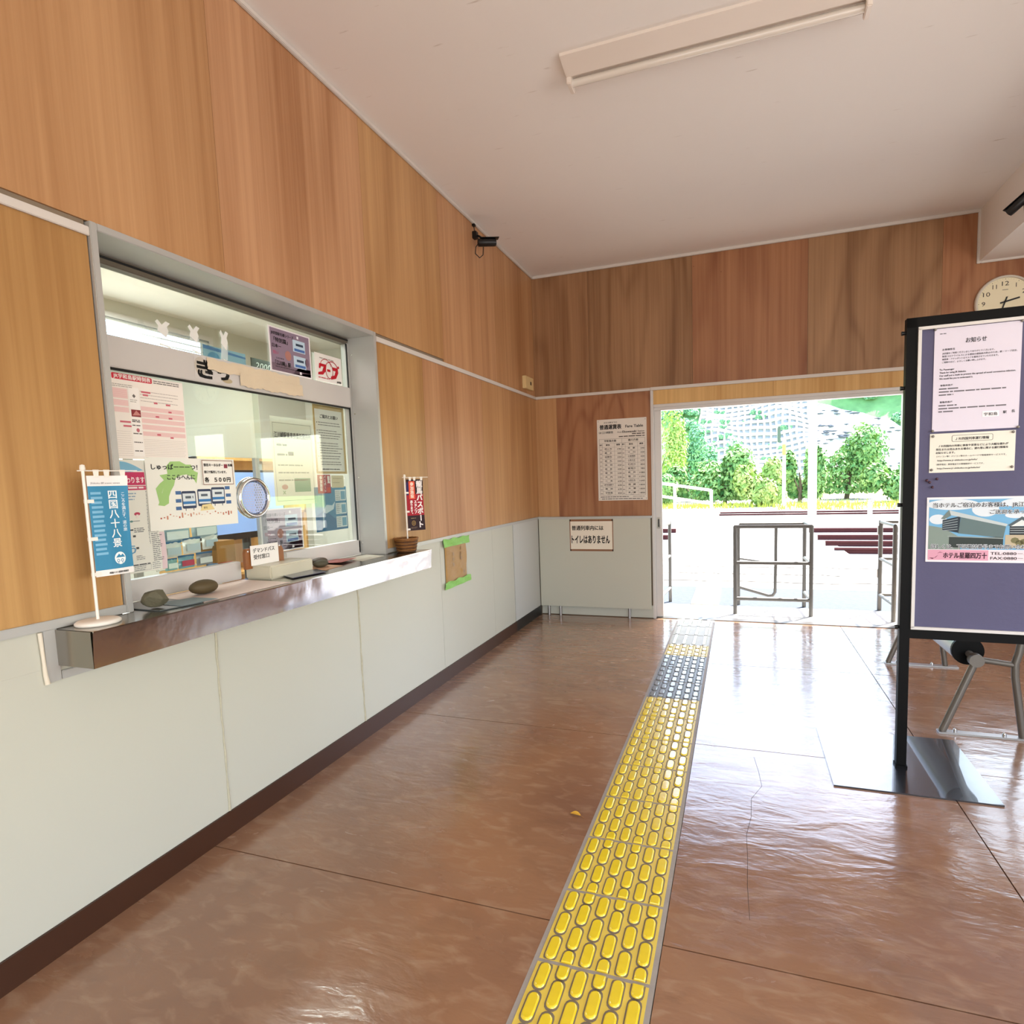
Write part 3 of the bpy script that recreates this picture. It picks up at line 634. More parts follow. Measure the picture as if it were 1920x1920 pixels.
P = Paper('route_map_poster', (GX+.002, 1.526, 1.155), YP, ZP, .388, .264, 'EFEFE6', 'white poster with a green prefecture outline and blue station boards', warp=lambda a, b: .002*math.sin(a*17+b*9))
P.poly([(.036, .092), (.041, .102), (.032, .152), (.05, .17), (.068, .182), (.052, .2), (.085, .205), (.083, .233), (.1, .250), (.14, .252), (.165, .240), (.187, .240), (.199, .216), (.215, .21), (.205, .168), (.190, .192), (.165, .203), (.14, .199), (.117, .19), (.107, .162), (.092, .142), (.082, .122), (.079, .097), (.06, .088)], 'A3CB7F', 'green_map', 0)
P.text('しゅっぱーーーつ！！', .022, .222, .022, '22252A', bold=.035, width=.215); P.text('ここらへんに', .082, .185, .021, '22252A', bold=.035, width=.118)
for i, x in enumerate((.135, .205, .268)):
    P.rrect(x, .074+.006*i, x+.062, .140+.006*i, .006, '3A4660', 'station_board', 1); P.rect(x+.004, .084+.006*i, x+.058, .131+.006*i, 'DCE5E8', 'board_face', 2)
    P.rect(x+.004, .091+.006*i, x+.058, .101+.006*i, '3D7DB8', 'board_stripe', 3); P.lines(x+.015, .121+.006*i, x+.05, 1, .01, .009, '59636E', seed=31+i, ragged=.1, lay=3)
    P.rect(x+.012, .066+.006*i, x+.015, .076+.006*i, '3A4660', 'board_leg', 1); P.rect(x+.047, .066+.006*i, x+.05, .076+.006*i, '3A4660', 'board_leg', 1)
for x, y in ((.106, .07), (.108, .098), (.11, .128), (.335, .084), (.335, .112), (.332, .142)): P.rect(x, y, x+.024, y+.013, '4B6FA0', 'train_front', 1)
P.poly([(.212, .062), (.222, .085), (.262, .088), (.278, .065)], 'E9D79B', 'yellow_tag', 4); P.text('駅名', .228, .07, .009, '6A5B3A', lay=5)
r = random.Random(4)
for i in range(26): P.rect(.04+i*.0125, .045+r.uniform(-.008, .01), .04+i*.0125+.006, .051+r.uniform(-.006, .01), R.choice(('C98A70', 'B8604A', 'D9B5A0')), 'flower_row', 1)
P.done()
P = Paper('key_ring_notice', (GX+.0055, 1.755, 1.315), YP, ZP, .151, .101, 'F4F2EA', 'small brown edged price card lying over the map poster', 'notice')
P.frame(.002, .002, .149, .099, .003, '9A7A6A', 'brown_border'); P.text('駅名キーホルダー', .010, .075, .0125, '231F1E', bold=.05, width=.09); P.rect(.105, .068, .122, .084, '8C3B48', 'red_picture', 2); P.text('各種', .125, .076, .011, '231F1E', bold=.05)
P.text('窓口で販売しています。', .010, .048, .0115, '231F1E', bold=.05, width=.105); P.text('各　５００円', .010, .014, .021, '1B1817', bold=.06, width=.122); P.done()

P = Paper('office_notice', (-.1895, 2.163, 1.215), YP, ZP, .278, .41, 'E6E7D8', 'pale notice naming the ticket office on the right pane', 'notice')
P.frame(.012, .02, .266, .382, .0015, '6D6F66', 'ruled_frame'); P.text('江川崎駅乗車券委託発売所', .018, .315, .030, '15140F', bold=.03, width=.243)
P.lines(.03, .285, .10, 2, .045, .009, '5D665C', seed=41, ragged=.1); P.rect(.10, .232, .135, .25, '2F3E36', 'dark_patch', 2); P.lines(.03, .19, .24, 3, .035, .006, '7D867A', seed=42)
P.ell(.065, .085, .02, .012, 'C99A90'); P.rect(.13, .06, .24, .125, '5E9A7C', 'green_reflection', 1); P.text('×', .05, .045, .04, '9DB58C', bold=.02); P.done()  # green reflection of the doorway view painted onto the notice

P = Paper('tan_board_notice', (-.1885, 2.452, 1.362), YP, ZP, .243, .348, 'C3A873', 'long white rules notice on a tan board at the right of the ticket window', 'notice')
P.rect(.012, .012, .225, .326, 'E8E7DF', 'white_sheet', 0); P.text('ご案内とお願い', .05, .283, .021, '1A1917', bold=.045, width=.14)
for y, n in ((.262, 2), (.222, 4), (.158, 5), (.092, 2)):
    P.ell(.024, y-.003, .003, .003, '2A2826', lay=1, n=8); P.lines(.033, y, .218, n, .0125, .0035, '66635F', seed=int(y*1000), ragged=.3)
P.lines(.04, .062, .2, 2, .012, .004, '77746F', seed=45, ragged=.1); P.rect(.03, .016, .2, .03, 'F6F5F0', 'white_strip', 1); P.lines(.045, .026, .19, 1, .01, .005, '3A3836', seed=46, ragged=.05); P.done()

P = Paper('blue_ferry_poster', (-.1895, 2.425, 1.068), YP, ZP, .252, .226, '4C8CAE', 'deep blue poster with a white boat at lower right of the ticket window')
P.poly([(.0, .0), (.252, .0), (.252, .09), (.15, .06), (.07, .11), (.0, .08)], '3A7299', 'sea', 0); P.poly([(.055, .1), (.085, .135), (.13, .13), (.155, .15), (.14, .11), (.08, .09)], 'C9DCE4', 'white_boat', 1)
P.poly([(.05, .02), (.06, .2), (.066, .2), (.062, .02)], 'B9D3DE', 'white_streak', 1)
for y in (.012, .082, .152): P.rect(.158, y, .246, y+.058, 'DCE6E6', 'white_cell', 1); P.rect(.205, y+.006, .24, y+.05, '6FA6C0', 'cell_picture', 2); P.lines(.163, y+.05, .2, 5, .01, .003, '7F9098', seed=int(y*300))
P.done()
P = Paper('participating_shop_sticker', (-.1865, 2.452, 1.262), YP, ZP, .099, .095, 'B02B36', 'small dark red rounded sticker above the blue ferry poster', 'sticker')
P.text('龍馬', .083, .088, .021, 'F4EDE6', bold=.05, vertical=True, step=.9); P.text('パスポート', .054, .09, .0175, 'F4EDE6', bold=.05, vertical=True); P.text('参加施設', .024, .088, .0195, 'F4EDE6', bold=.05, vertical=True); P.rect(.068, .006, .092, .03, 'D2492E', 'orange_seal', 0); P.done()
P = Paper('beige_card', (-.1865, 2.559, 1.289), YP, ZP, .10, .064, 'D9CDA9', 'small blank beige card beside the dark red sticker', 'card'); P.lines(.01, .05, .09, 2, .022, .003, 'A89D80', seed=51); P.done()

def name_board_poster(o, label, w=.27, h=.2, fade=False):
    P = Paper('name_board_poster', o, YP, ZP, w, h, 'EDE6E8', label, group='mauve station name board posters')
    c = '8F7B8E' if not fade else 'B5A6B6'; P.rect(.008, .006, w-.008, h-.006, c, 'mauve_ground', 0)
    P.rect(.008, .006, w-.008, .04, '6B5560' if not fade else 'A596A6', 'dark_base', 0)
    T = '1D171C' if not fade else '5A4F5E'
    P.text('JR四国駅名標シリーズ', .015, h*.83, .016, T, bold=.03, width=w*.52); P.text('「特別篇」', .03, h*.68, .022, T, bold=.04, width=w*.32); P.text('日本一', .018, h*.55, .018, T, bold=.04, width=w*.2)
    P.text('短い', .02, h*.4, .018, 'B05A78', bold=.03); P.ell(.115, h*.42, .02, .022, 'B07A70', 'figure', 1); P.ell(.24, h*.36, .013, .02, '7A5F70', 'figure', 1)
    P.text('エカワサキ', .036, h*.30, .008, T, bold=.03, width=.05); P.text('「江川崎」駅', .03, h*.17, .022, T, bold=.05, width=w*.36); P.lines(.03, h*.13, .17, 1, .01, .0025, T, seed=55, ragged=.05)
    for y in (h*.56, h*.19):
        P.rect(.15, y, .232, y+.055, 'BFD3E4', 'board_face', 1); P.rect(.158, y+.004, .228, y+.016, '4A6FAE', 'board_stripe', 2); P.lines(.17, y+.04, .22, 1, .01, .011, '34445A', seed=int(y*900), ragged=.1, lay=2)
    P.rect(.178, h*.87, .19, h*.93, 'EFEAF0', 'white_tab', 2); P.rect(.185, h*.05, .198, h*.11, 'EFEAF0', 'white_tab', 2); P.done()
name_board_poster((GX, 2.164, 1.822), 'mauve station board poster in the upper pane left of the white card')
name_board_poster((-.1895, 2.062, 1.003), 'faded mauve station board poster low on the right pane', .265, .2, True)

P = Paper('coupon_sign', (GX+.004, 2.457, 1.823), YP, ZP, .205, .137, 'EFEBE6', 'white square card with a bold red round logo in the upper pane', 'sign')
P.lines(.035, .118, .15, 1, .01, .005, 'A39A94', seed=61, ragged=.05)
P.ring(.08, .075, .043, .040, .0035, 'B8404A', lay=2, a0=10, a1=170); P.ring(.13, .072, .045, .040, .005, 'B8404A', lay=2, a0=-20, a1=130); P.ring(.105, .062, .03, .042, .004, 'B8303C', lay=3)
P.poly([(.03, .088), (.085, .088), (.078, .055), (.055, .034), (.018, .03), (.02, .042), (.05, .05), (.062, .074), (.042, .074), (.036, .062), (.026, .064)], 'BE1528', 'red_letter', 4)
P.rect(.088, .055, .113, .067, 'BE1528', 'red_letter', 4); P.poly([(.13, .083), (.172, .083), (.176, .06), (.155, .028), (.115, .018), (.115, .034), (.145, .044), (.155, .066), (.132, .066)], 'BE1528', 'red_letter', 4)
P.ell(.178, .088, .007, .007, 'BE1528', 'red_letter', 4, 12); P.lines(.02, .021, .11, 1, .01, .005, 'C05660', seed=62, ragged=.05); P.text('JR四国', .16, .008, .012, '2A2624', bold=.05, width=.034); P.done()

# transom: half covered lettering under strips of masking tape
P = Paper('masked_sign', (-.1395, 1.745, 1.722), YP, ZP, .57, .090, 'CFCBC8', 'ticket sign on the window transom mostly hidden by tape', 'sign', thick=.0006)
P.text('き', .015, .012, .078, '0E0D0D', bold=.07, width=.07); P.text('っ', .108, .014, .07, '0E0D0D', bold=.07, width=.05); P.ell(.03, .05, .03, .035, 'C4BCB0', 'glue_stain', 0); P.ell(.15, .012, .025, .01, 'B7A98A', 'glue_stain', 0); P.done()
TAPE = mat('masking_tape', 'DCCBB0', .55, 0, .4, .25, 22, .06, 14)
for (y0, z0, y1, z1, lb, sd) in ((1.80, 1.763, 2.31, 1.808, 'upper strip of wrinkled cream masking tape on the transom', 3), (1.955, 1.722, 2.325, 1.772, 'lower strip of wrinkled cream masking tape on the transom', 8)):
    mb = MB(); nx, nz = 40, 6; rr = random.Random(sd); ph = [rr.uniform(0, 6) for _ in range(6)]; vs = []
    for j in range(nz+1):
        for i in range(nx+1):
            y = y0+(y1-y0)*i/nx; z = z0+(z1-z0)*j/nz+.003*math.sin(i*.5+ph[0]); w = .0015*math.sin(i*.33+j*1.3+ph[1])+.0018*math.sin(i*.12+j*2.1+ph[2])
            if j in (0, nz): z += .002*math.sin(i*1.7+ph[3])
            vs.append((-.1345+abs(w)+(0.002 if sd == 8 else 0), y, z))
    k = nx+1; mb.add(vs, [(j*k+i, j*k+i+1, (j+1)*k+i+1, (j+1)*k+i) for j in range(nz) for i in range(nx)], 0, True)
    top('masking_tape', mb, TAPE, lb, 'tape', group='masking tape on the transom')
# leftover pads of clear tape on the upper pane
for i, (y0, z0, y1, z1, lb) in enumerate(((1.617, 1.828, 1.672, 1.915, 'scrap of clear tape nearest the curtain on the upper pane'), (1.752, 1.832, 1.80, 1.928, 'scrap of clear tape in the middle of the upper pane'), (1.898, 1.822, 1.938, 1.940, 'longest scrap of clear tape, left of the mauve poster'))):
    t = thing('tape_scrap', lb, 'tape', (-.164, y0, z0), 'clear tape scraps on the upper pane'); w, h = y1-y0, z1-z0
    part('clear_strip', MB().prism([(0, .0), (w*.8, -.004), (w, h*.55), (w*.2, h*.6)], (-.1655, y0, z0), YP, ZP, XP, .0012), FILM, t)
    part('white_residue', MB().prism([(w*.15, h*.55), (w*.75, h*.35), (w*.95, h*.62), (w*.85, h*.78), (w*1.1, h*.95), (w*.8, h), (w*.5, h*.82), (w*.2, h), (w*.05, h*.9), (w*.25, h*.75)], (-.1655, y0, z0), YP, ZP, XP, .002), mat('white_tape_residue', 'E8E8E4', .5), t)
    part('bright_edge', MB().bar((-.163, y0+w*.25, z0+.002), (-.163, y0+w, z0-.006), .003, .003), WHITEP, t)
pl = Paper('year_plate', (-.24, 2.13, 1.818), YP, ZP, .13, .062, '3E4A44', 'dark plate reading 2000 seen through the upper pane', 'plate', thick=.004)
pl.text('2000', .02, .018, .040, 'C9CFC6', bold=.005, width=.09, shear=.25); pl.done()
bp_ = Paper('blue_roll_poster', (-.26, 1.90, 1.818), YP, ZP, .22, .075, '7FA3B2', 'pale blue picture poster behind the upper pane left of the dark plate', 'poster', thick=.002)
bp_.poly([(.0, .075), (.22, .06), (.22, .052), (.0, .06)], '3F6E9A', 'blue_band'); bp_.ell(.05, .03, .03, .022, '4F86A4'); bp_.done()

# ------------------------------------------------------------------ things on the counter (top at z = .9205)
CZ = .9205
MARB = mat('cream_marble', 'C9C2AC', .3, 0, .5, 0, 40, .1, 8)
sl = top('coin_block', MB().bbox(-.135, 1.905, CZ, .0, 2.16, CZ+.056, .006), MARB, 'cream marble coin block in the gap of the ticket window', 'block', (-.07, 2.03, CZ))
s_ = thing('card_stand_sign', 'white lettered card on a brown leather stand, on the coin block', 'sign', (-.10, 1.97, CZ+.056))
LEA = mat('brown_leather', '8A5226', .35, 0, .5, .15, 60, .12, 12)
for y0, y1, f in ((1.872, 1.905, 1), (2.05, 2.085, -1)):
    ya, yb = (y0, y1) if f > 0 else (y1, y0)
    part('leather_bracket', MB().prism([(y0-ya, 0), (y1-ya, 0), (y1-ya, .075), (y1-ya-.006 if f < 0 else y1-ya, .085), (y0-ya+.006, .085), (y0-ya, .07)] if f > 0 else [(y0-ya, 0), (y1-ya, 0), (y1-ya, .06), (y1-ya-.012, .08), (y0-ya, .085)], (-.108, ya, CZ+.045), YP, ZP, XP, .014), LEA, s_)
part('snap_button', MB().lathe([(.005, 0), (.004, .003), (0, .004)], (-.094, 1.886, CZ+.118), 10, axis='x'), CHROME, s_)
part('snap_button', MB().lathe([(.005, 0), (.004, .003), (0, .004)], (-.094, 2.063, CZ+.124), 10, axis='x'), CHROME, s_)
cp = Paper('lettered_card', (-.090, 1.895, CZ+.057), YP, ZP, .155, .083, 'EDE9E4', None, None)
cp.text('デマンドバス', .012, .053, .021, '2A2624', bold=.02, width=.12); cp.text('受付窓口', .014, .026, .021, '2A2624', bold=.02, width=.085)
w = cp.done(); mw = w.matrix_world.copy(); w.parent = s_; w.location = Vector((-.090, 1.895, CZ+.057))-Vector(s_.location)

def flatsheet(name, pts, z, col, label, cat='paper', group=None, t=.0007, m=None, rise=0):
    mb = MB(); mb.prism([(p[0], p[1]) for p in pts], (0, 0, z), XP, YP, ZP, t)
    if rise: mb.v = [(a, b, c+rise*max(0, (a-min(p[0] for p in pts)))) for a, b, c in mb.v]
    return top(name, mb, m or ink(col), label, cat, (pts[0][0], pts[0][1], z), group)
flatsheet('document_folder', [(-.02, 1.985), (.085, 1.93), (.112, 2.105), (.01, 2.165)], CZ+.003, '3B3A4A', 'dark slate clear folder lying in front of the coin block', 'folder', t=.003, m=mat('slate_folder', '454454', .18, 0, .6))
flatsheet('cardboard_sheet', [(-.10, 2.17), (.06, 2.165), (.045, 2.31), (-.09, 2.33)], CZ+.0005, 'C79A78', 'orange brown paper under the round pebble', 'paper')
flatsheet('red_leaflet', [(-.13, 2.33), (.01, 2.34), (-.02, 2.50), (-.135, 2.49)], CZ+.003, 'B8706C', 'dull red leaflet behind the round pebble', 'leaflet', t=.002, rise=.05)
flatsheet('white_sheet', [(-.12, 2.51), (.045, 2.455), (.04, 2.66), (-.10, 2.70)], CZ+.0005, 'D9D4C4', 'plain cream sheet near the reveal at the far end of the counter', 'paper')
flatsheet('printed_sheet', [(-.128, 1.50), (.125, 1.47), (.135, 1.86), (-.128, 1.88)], CZ+.0008, 'D8C3B8', 'wide pinkish printed sheet under the long brown stone', 'paper', t=.0015)
flatsheet('clear_folder', [(-.135, 1.34), (.10, 1.33), (.125, 1.465), (-.06, 1.49)], CZ+.0008, '6E7471', 'dark clear folder under the angular rock', 'folder', t=.003, m=mat('dark_clear_folder', '565C5C', .15, 0, .6))
flatsheet('blue_grey_sheet', [(-.02, 1.40), (.115, 1.395), (.132, 1.52), (.02, 1.52)], CZ+.0045, '7F8E92', 'small blue grey sheet tucked under the angular rock', 'paper')
def facet(c, r_, seed):
    """broken stone: a ball cut flat by a dozen random planes"""
    rr = random.Random(seed); bm = bmesh.new(); bmesh.ops.create_icosphere(bm, subdivisions=4, radius=1)
    cuts = [(Vector((rr.gauss(0, 1), rr.gauss(0, 1), rr.gauss(0, .8))).normalized(), rr.uniform(.66, .86)) for _ in range(13)]
    for v in bm.verts:
        for d, k in cuts:
            t_ = v.co.dot(d)
            if t_ > k: v.co -= d*(t_-k)
        n_ = 1+.02*math.sin(v.co.x*19+v.co.y*13)*math.sin(v.co.z*17)
        v.co = (c[0]+v.co.x*r_[0]*n_, c[1]+v.co.y*r_[1]*n_, c[2]+v.co.z*r_[2]*n_)
    return MB().addbm(bm)
STO = mat('brown_river_stone', '54462C', .6, 0, .4, .2, 30, .12, 8)
mb = MB().rock((-.005, 1.585, CZ+.0268), (.032, .056, .0245), 3, 3, .10); mb.v = [(a, b, c-(.006 if b > 1.61 else 0)*0-.18*(b-1.585)*.25) for a, b, c in mb.v]
zm = min(v[2] for v in mb.v); mb.v = [(a, b, c-zm+CZ+.0022) for a, b, c in mb.v]
top('long_stone', mb, STO, 'smooth long brown stone used as a paperweight on the counter', 'stone', (-.005, 1.585, CZ))
mb = facet((.045, 1.36, 0), (.042, .040, .031), 5); zm = min(v[2] for v in mb.v); mb.v = [(a, b, c-zm+CZ+.0055) for a, b, c in mb.v]
top('angular_rock', mb, mat('grey_olive_rock', '5F5A48', .75, 0, .3, .4, 40, .3, 18), 'rough angular grey rock used as a paperweight at the near end', 'stone', (.045, 1.36, CZ))
mb = MB().rock((-.03, 2.245, 0), (.03, .042, .017), 6, 3, .05); zm = min(v[2] for v in mb.v); mb.v = [(a, b, c-zm+CZ+.0016) for a, b, c in mb.v]
top('round_pebble', mb, mat('dark_olive_stone', '4E4A3A', .6, 0, .4, .15, 30, .1, 10), 'small dark oval pebble on the orange brown paper', 'stone', (-.03, 2.245, CZ))
mb = MB().rock((-.085, 2.30, 0), (.03, .05, .018), 15, 3, .06); zm = min(v[2] for v in mb.v); mb.v = [(a, b, c-zm+CZ+.0016) for a, b, c in mb.v]
top('flat_pebble', mb, mat('dark_brown_stone', '4A3B2C', .6, 0, .4, .15, 30, .1, 10), 'dark brown pebble half behind the oval one, against the red leaflet', 'stone', (-.085, 2.30, CZ))
# ------------------------------------------------------------------ miniature banner, blue
FAB = {}
def banner(name, label, base, ang, hpole, z0, w, h, wave, base_kind):
    t = thing(name, label, 'flag', base); x, y, z = base
    d = Vector((math.cos(ang), math.sin(ang), 0)); up = Vector((0, 0, 1))
    part('pole', MB().tube([(x, y, z+.004), (x, y, z+hpole)], .0042, 8).lathe([(.0, .0), (.007, .003), (.0075, .009), (.006, .018), (0, .02)], (x, y, z+hpole-.01), 10), WHITEP, t)
    a = Vector((x, y, z+hpole-.008))
    part('cross_bar', MB().tube([a-d*.014, a+d*(w+.04)], .0019, 6), WHITEP, t)
    if base_kind == 'disc': part('base_disc', MB().lathe([(0, 0), (.053, 0), (.056, .003), (.056, .008), (.05, .0125), (.02, .014), (0, .014)], (x, y, z), 32), WHITEP, t)
    o = a+d*.007+up*(-.014-h)
    for k in (.25, .62, .97): part('clip', MB().bar(Vector((x, y, o.z+h*(1-k)))-d*.004, Vector((x, y, o.z+h*(1-k)))+d*.02, .006, .010), WHITEP, t)
    for k in (.02, w/2-.006, w-.016):
        p = a+d*(.007+k); part('loop', MB().prism([(0, -.018), (.012, -.018), (.014, .003), (-.002, .003)], p, d, up, d.cross(up), .0012), WHITEP, t)
    P = Paper('cloth', o, d, up, w, h, 'EDE9E6', None, None, warp=wave, thick=.0006, m=mat('banner_cloth_white', 'EDE9E6', .8, 0, .2))
    return t, P
def finish(t, P):
    r = P.done(); r.parent = t; r.location = Vector(r.location)-Vector(t.location)
t, P = banner('tabletop_banner', 'blue miniature banner on a white stand at the near end of the counter', (.066, 1.166, CZ), math.radians(84), .448, .9, .108, .292, lambda a, b: .006*math.sin(a*38+b*10)*(a/.1), 'disc')
B = '3A86AC'
P.rect(0, .018, .108, .262, B, 'blue_ground', 0)
for i in range(14): P.rect(.006, .238-i*.0135, .034+.003*(i % 2), .245-i*.0135, '7DB4D2', 'pale_bars', 1)
P.text('四国八十八景', .066, .249, .0285, 'F4F6F6', bold=.022, vertical=True, step=1.0); P.text('こころを満たす、道の旅', .094, .243, .0112, 'E4EEF2', bold=.01, vertical=True, step=.95)
P.ell(.069, .048, .0165, .0185, 'F4F6F6', 'round_emblem', 2); P.poly([(.056, .05), (.066, .061), (.071, .055), (.077, .06), (.084, .05)], B, 'round_emblem', 3)
for cx in (.0625, .0745): P.ring(cx, .041, .0042, .0048, .0016, B, 'round_emblem', 3, 16); P.rect(cx-.0008, .030, cx+.0008, .037, B, 'round_emblem', 3)
P.text('Shikoku 88 scenic views', .008, .268, .0075, '8E8A90', bold=0, width=.08, shear=.2); P.text('四国八十八景実行委員会', .035, .005, .0065, '1D1B1E', bold=.04, width=.055); finish(t, P)

# red banner in a small basket
bk = (.070, 2.835, CZ)
bs = thing('wicker_basket', 'small brown wicker basket at the far end of the counter', 'basket', bk)
WK = mat('wicker', '8A5A2A', .5, 0, .5, .4, 60, .3, 30); WKD = mat('wicker_dark', '5E3817', .5, 0, .5, .4, 60, .3, 30)
part('inner_wall', MB().lathe([(0, .004), (.046, .004), (.060, .072), (.057, .072), (.043, .007), (0, .007)], bk, 24), WKD, bs)
for k in range(8):
    z = .006+k*.0088; rr_ = .048+.014*k/8
    part('wicker_strand', MB().tube([(bk[0]+(rr_+.0022*(1 if (i+k) % 2 else -1))*math.cos(i*2*math.pi/28), bk[1]+(rr_+.0022*(1 if (i+k) % 2 else -1))*math.sin(i*2*math.pi/28), bk[2]+z) for i in range(28)], .0042, 6, closed=True), WK if k % 2 else WKD, bs)
part('rim', MB().tube([(bk[0]+.0645*math.cos(i*2*math.pi/28), bk[1]+.0645*math.sin(i*2*math.pi/28), bk[2]+.075+.0015*(i % 2)) for i in range(28)], .0045, 6, closed=True), WK, bs)
t, P = banner('tabletop_banner', 'dark red miniature banner standing in the wicker basket', (.058, 2.870, CZ+.008), math.radians(60), .412, .9, .108, .285, lambda a, b: .004*math.sin(b*14+a*20)*(a/.1), 'none')
P.rect(0, 0, .108, .288, '2B161D', 'dark_ground', 0); P.rect(0, .085, .108, .205, 'A3182A', 'red_middle', 1); P.rect(.0, .2, .014, .272, '2A1F58', 'navy_corner', 1); P.rect(.016, .178, .055, .278, 'E2583C', 'orange_panel', 2)
P.text('龍馬パスポート', .083, .278, .039, 'F3ECEA', bold=.06, vertical=True, step=.98, lay=3); P.text('参加施設', .0355, .271, .0225, 'F6DCCB', bold=.05, vertical=True, lay=4)
P.text('スタンプ', .053, .170, .02, 'F3ECEA', bold=.05, vertical=True, step=.95, lay=3); P.text('承ります。', .028, .170, .018, 'F3ECEA', bold=.05, vertical=True, step=.95, lay=3)
P.ell(.036, .042, .013, .015, '8A6E42', 'gold_crest', 3, 16); P.ell(.036, .042, .008, .0095, '2B161D', 'gold_crest', 4, 12); P.ell(.036, .042, .005, .006, '8A6E42', 'gold_crest', 5, 8); P.lines(.02, .072, .055, 1, .01, .004, '8A7A5C', seed=71, lay=3); P.lines(.018, .02, .058, 2, .006, .003, '6E5A4C', seed=72, lay=3); finish(t, P)

# ------------------------------------------------------------------ notices on the walls
n_ = thing('taped_cardboard_notice', 'brown cardboard notice fixed with green tape on the cream wainscot', 'notice', (0, 3.56, .76))
mb = MB(); nx, nz = 12, 16; rr = random.Random(2); vs = []
for j in range(nz+1):
    for i in range(nx+1): vs.append((.004+.003*math.sin(i*.9)*math.sin(j*.5)+.001*rr.random(), 3.40+.315*i/nx, .63+.275*j/nz))
k = nx+1; mb.add(vs, [(j*k+i, j*k+i+1, (j+1)*k+i+1, (j+1)*k+i) for j in range(nz) for i in range(nx)])
part('cardboard', mb, mat('kraft_sheet', 'AC8448', .7, 0, .3, 0, 40, .05, 8), n_)
mb = MB(); vs = []
for j in range(nz+1):
    for i in range(nx+1): vs.append((.0105+.005*math.sin(i*1.1+.4*j)*math.sin(j*.35), 3.405+.305*i/nx, .635+.265*j/nz))
mb.add(vs, [(j*k+i, j*k+i+1, (j+1)*k+i+1, (j+1)*k+i) for j in range(nz) for i in range(nx)], 0, True)
def wrap():
    m = bpy.data.materials.new('clear_wrap'); m.use_nodes = True; b = m.node_tree.nodes['Principled BSDF']
    b.inputs['Base Color'].default_value = (.9, .9, .88, 1); b.inputs['Roughness'].default_value = .08; b.inputs['Alpha'].default_value = .09; b.inputs['Specular IOR Level'].default_value = .9; return m
part('clear_wrap', mb, wrap(), n_)
GT = mat('green_tape', '8CC365', .6, 0, .3, .3, 40, .08, 20)
def tapeband(z0, z1, zr, sd):
    mb = MB(); vs = []; rr = random.Random(sd)
    for j in range(5):
        for i in range(21):
            vs.append((.013+.003*math.sin(i*.7+j+sd)+(.002*rr.random()), 3.372+.385*i/20, z0+(z1-z0)*j/4+zr*i/20+.004*math.sin(i*.9+sd)*(j == 4)))
    mb.add(vs, [(j*21+i, j*21+i+1, (j+1)*21+i+1, (j+1)*21+i) for j in range(4) for i in range(20)]); return mb
part('green_tape', tapeband(.878, .930, -.004, 1), GT, n_); part('green_tape', tapeband(.600, .645, .004, 5), GT, n_)
mb = MB()
for (y, z) in ((3.50, .81), (3.50, .775), (3.50, .74), (3.62, .84), (3.62, .80), (3.62, .77), (3.66, .67)): mb.box(.0085, y, z, .009, y+.022, z+.022)
part('faint_print', mb, ink('9B7B50'), n_)

P = Paper('fare_table', (.590, D-.003, 1.088), XP, ZP, .452, .738, 'E4DDD4', 'white station fare table board on the plywood left of the doorway', 'notice board', thick=.002)
K = '2C2826'
P.text('おもな駅までの', .065, .703, .016, K, bold=.01, width=.12); P.text('普通運賃表', .026, .652, .045, K, bold=.05, width=.198); P.text('Fare Table', .262, .656, .034, K, bold=.03, width=.158)
P.text('G8 江川崎駅発', .016, .612, .022, K, bold=.02, width=.132); P.text('From', .19, .612, .018, K, bold=.01, width=.04); P.text('Ekawasaki', .235, .611, .026, K, bold=.03, width=.125); P.text('Station', .372, .612, .02, K, bold=.02, width=.06)
P.lines(.32, .602, .435, 1, .01, .008, '4A4542', seed=81, ragged=.02); P.lines(.20, .582, .435, 1, .01, .008, '4A4542', seed=82, ragged=.02)
X0, X1, XM, YT, YB = .018, .436, .226, .562, .048
P.frame(X0, YB, X1, YT, .0018, '5B5551', 'table_rules'); P.rect(XM, YB, XM+.0018, YT, '5B5551', 'table_rules')
hh = (.485-YB)/12
for x in (.046, .158, .258, .368): P.rect(x, YB, x+.0012, .522, '5B5551', 'table_rules')
for y in [.522, .485]+[YB+hh*i for i in range(1, 12)]: P.rect(X0, y, X1, y+.0012, '5B5551', 'table_rules')
P.text('宇和島方面', .065, .536, .021, K, bold=.03, width=.11); P.text('窪川方面', .285, .536, .021, K, bold=.03, width=.09)
for x, s in ((.022, '番号'), (.08, '駅名'), (.175, '運賃'), (.229, '番号'), (.292, '駅名'), (.385, '運賃')): P.text(s, x, .501, .016, K, bold=.04, width=.034 if s != '番号' else .022)
Lr = (('西ヶ方', 190, 'Nishigahō'), ('真　土', 260, 'Matsuchi'), ('吉野生', 330, 'Yoshinobu'), ('松　丸', 330, 'Matsumaru'), ('出　目', 430, 'Ime'), ('近　永', 430, 'Chikanaga'), ('深　田', 530, 'Fukata'), ('大　内', 530, 'Ōuchi'), ('二　名', 630, 'Futana'), ('伊予宮野下', 630, 'Iyo-Miyanoshita'), ('務　田', 630, 'Muden'), ('宇和島', 850, 'Uwajima'))
Rr = (('半　家', 240, 'Hage'), ('十　川', 330, 'Tokawa'), ('土佐昭和', 430, 'Tosa-Shōwa'), ('土佐大正', 630, 'Tosa-Taishō'), ('打井川', 850, 'Utsuigawa'), ('家地川', 980, 'Ieji-gawa'), ('若　井', 1080, 'Wakai'), ('窪　川', 1290, 'Kubokawa'), ('土佐久礼', 1640, 'Tosa-Kure'), ('須　崎', 1800, 'Susaki'), ('大　間', 1800, 'Ōma'), ('多ノ郷', 1800, 'Ōnogō'))
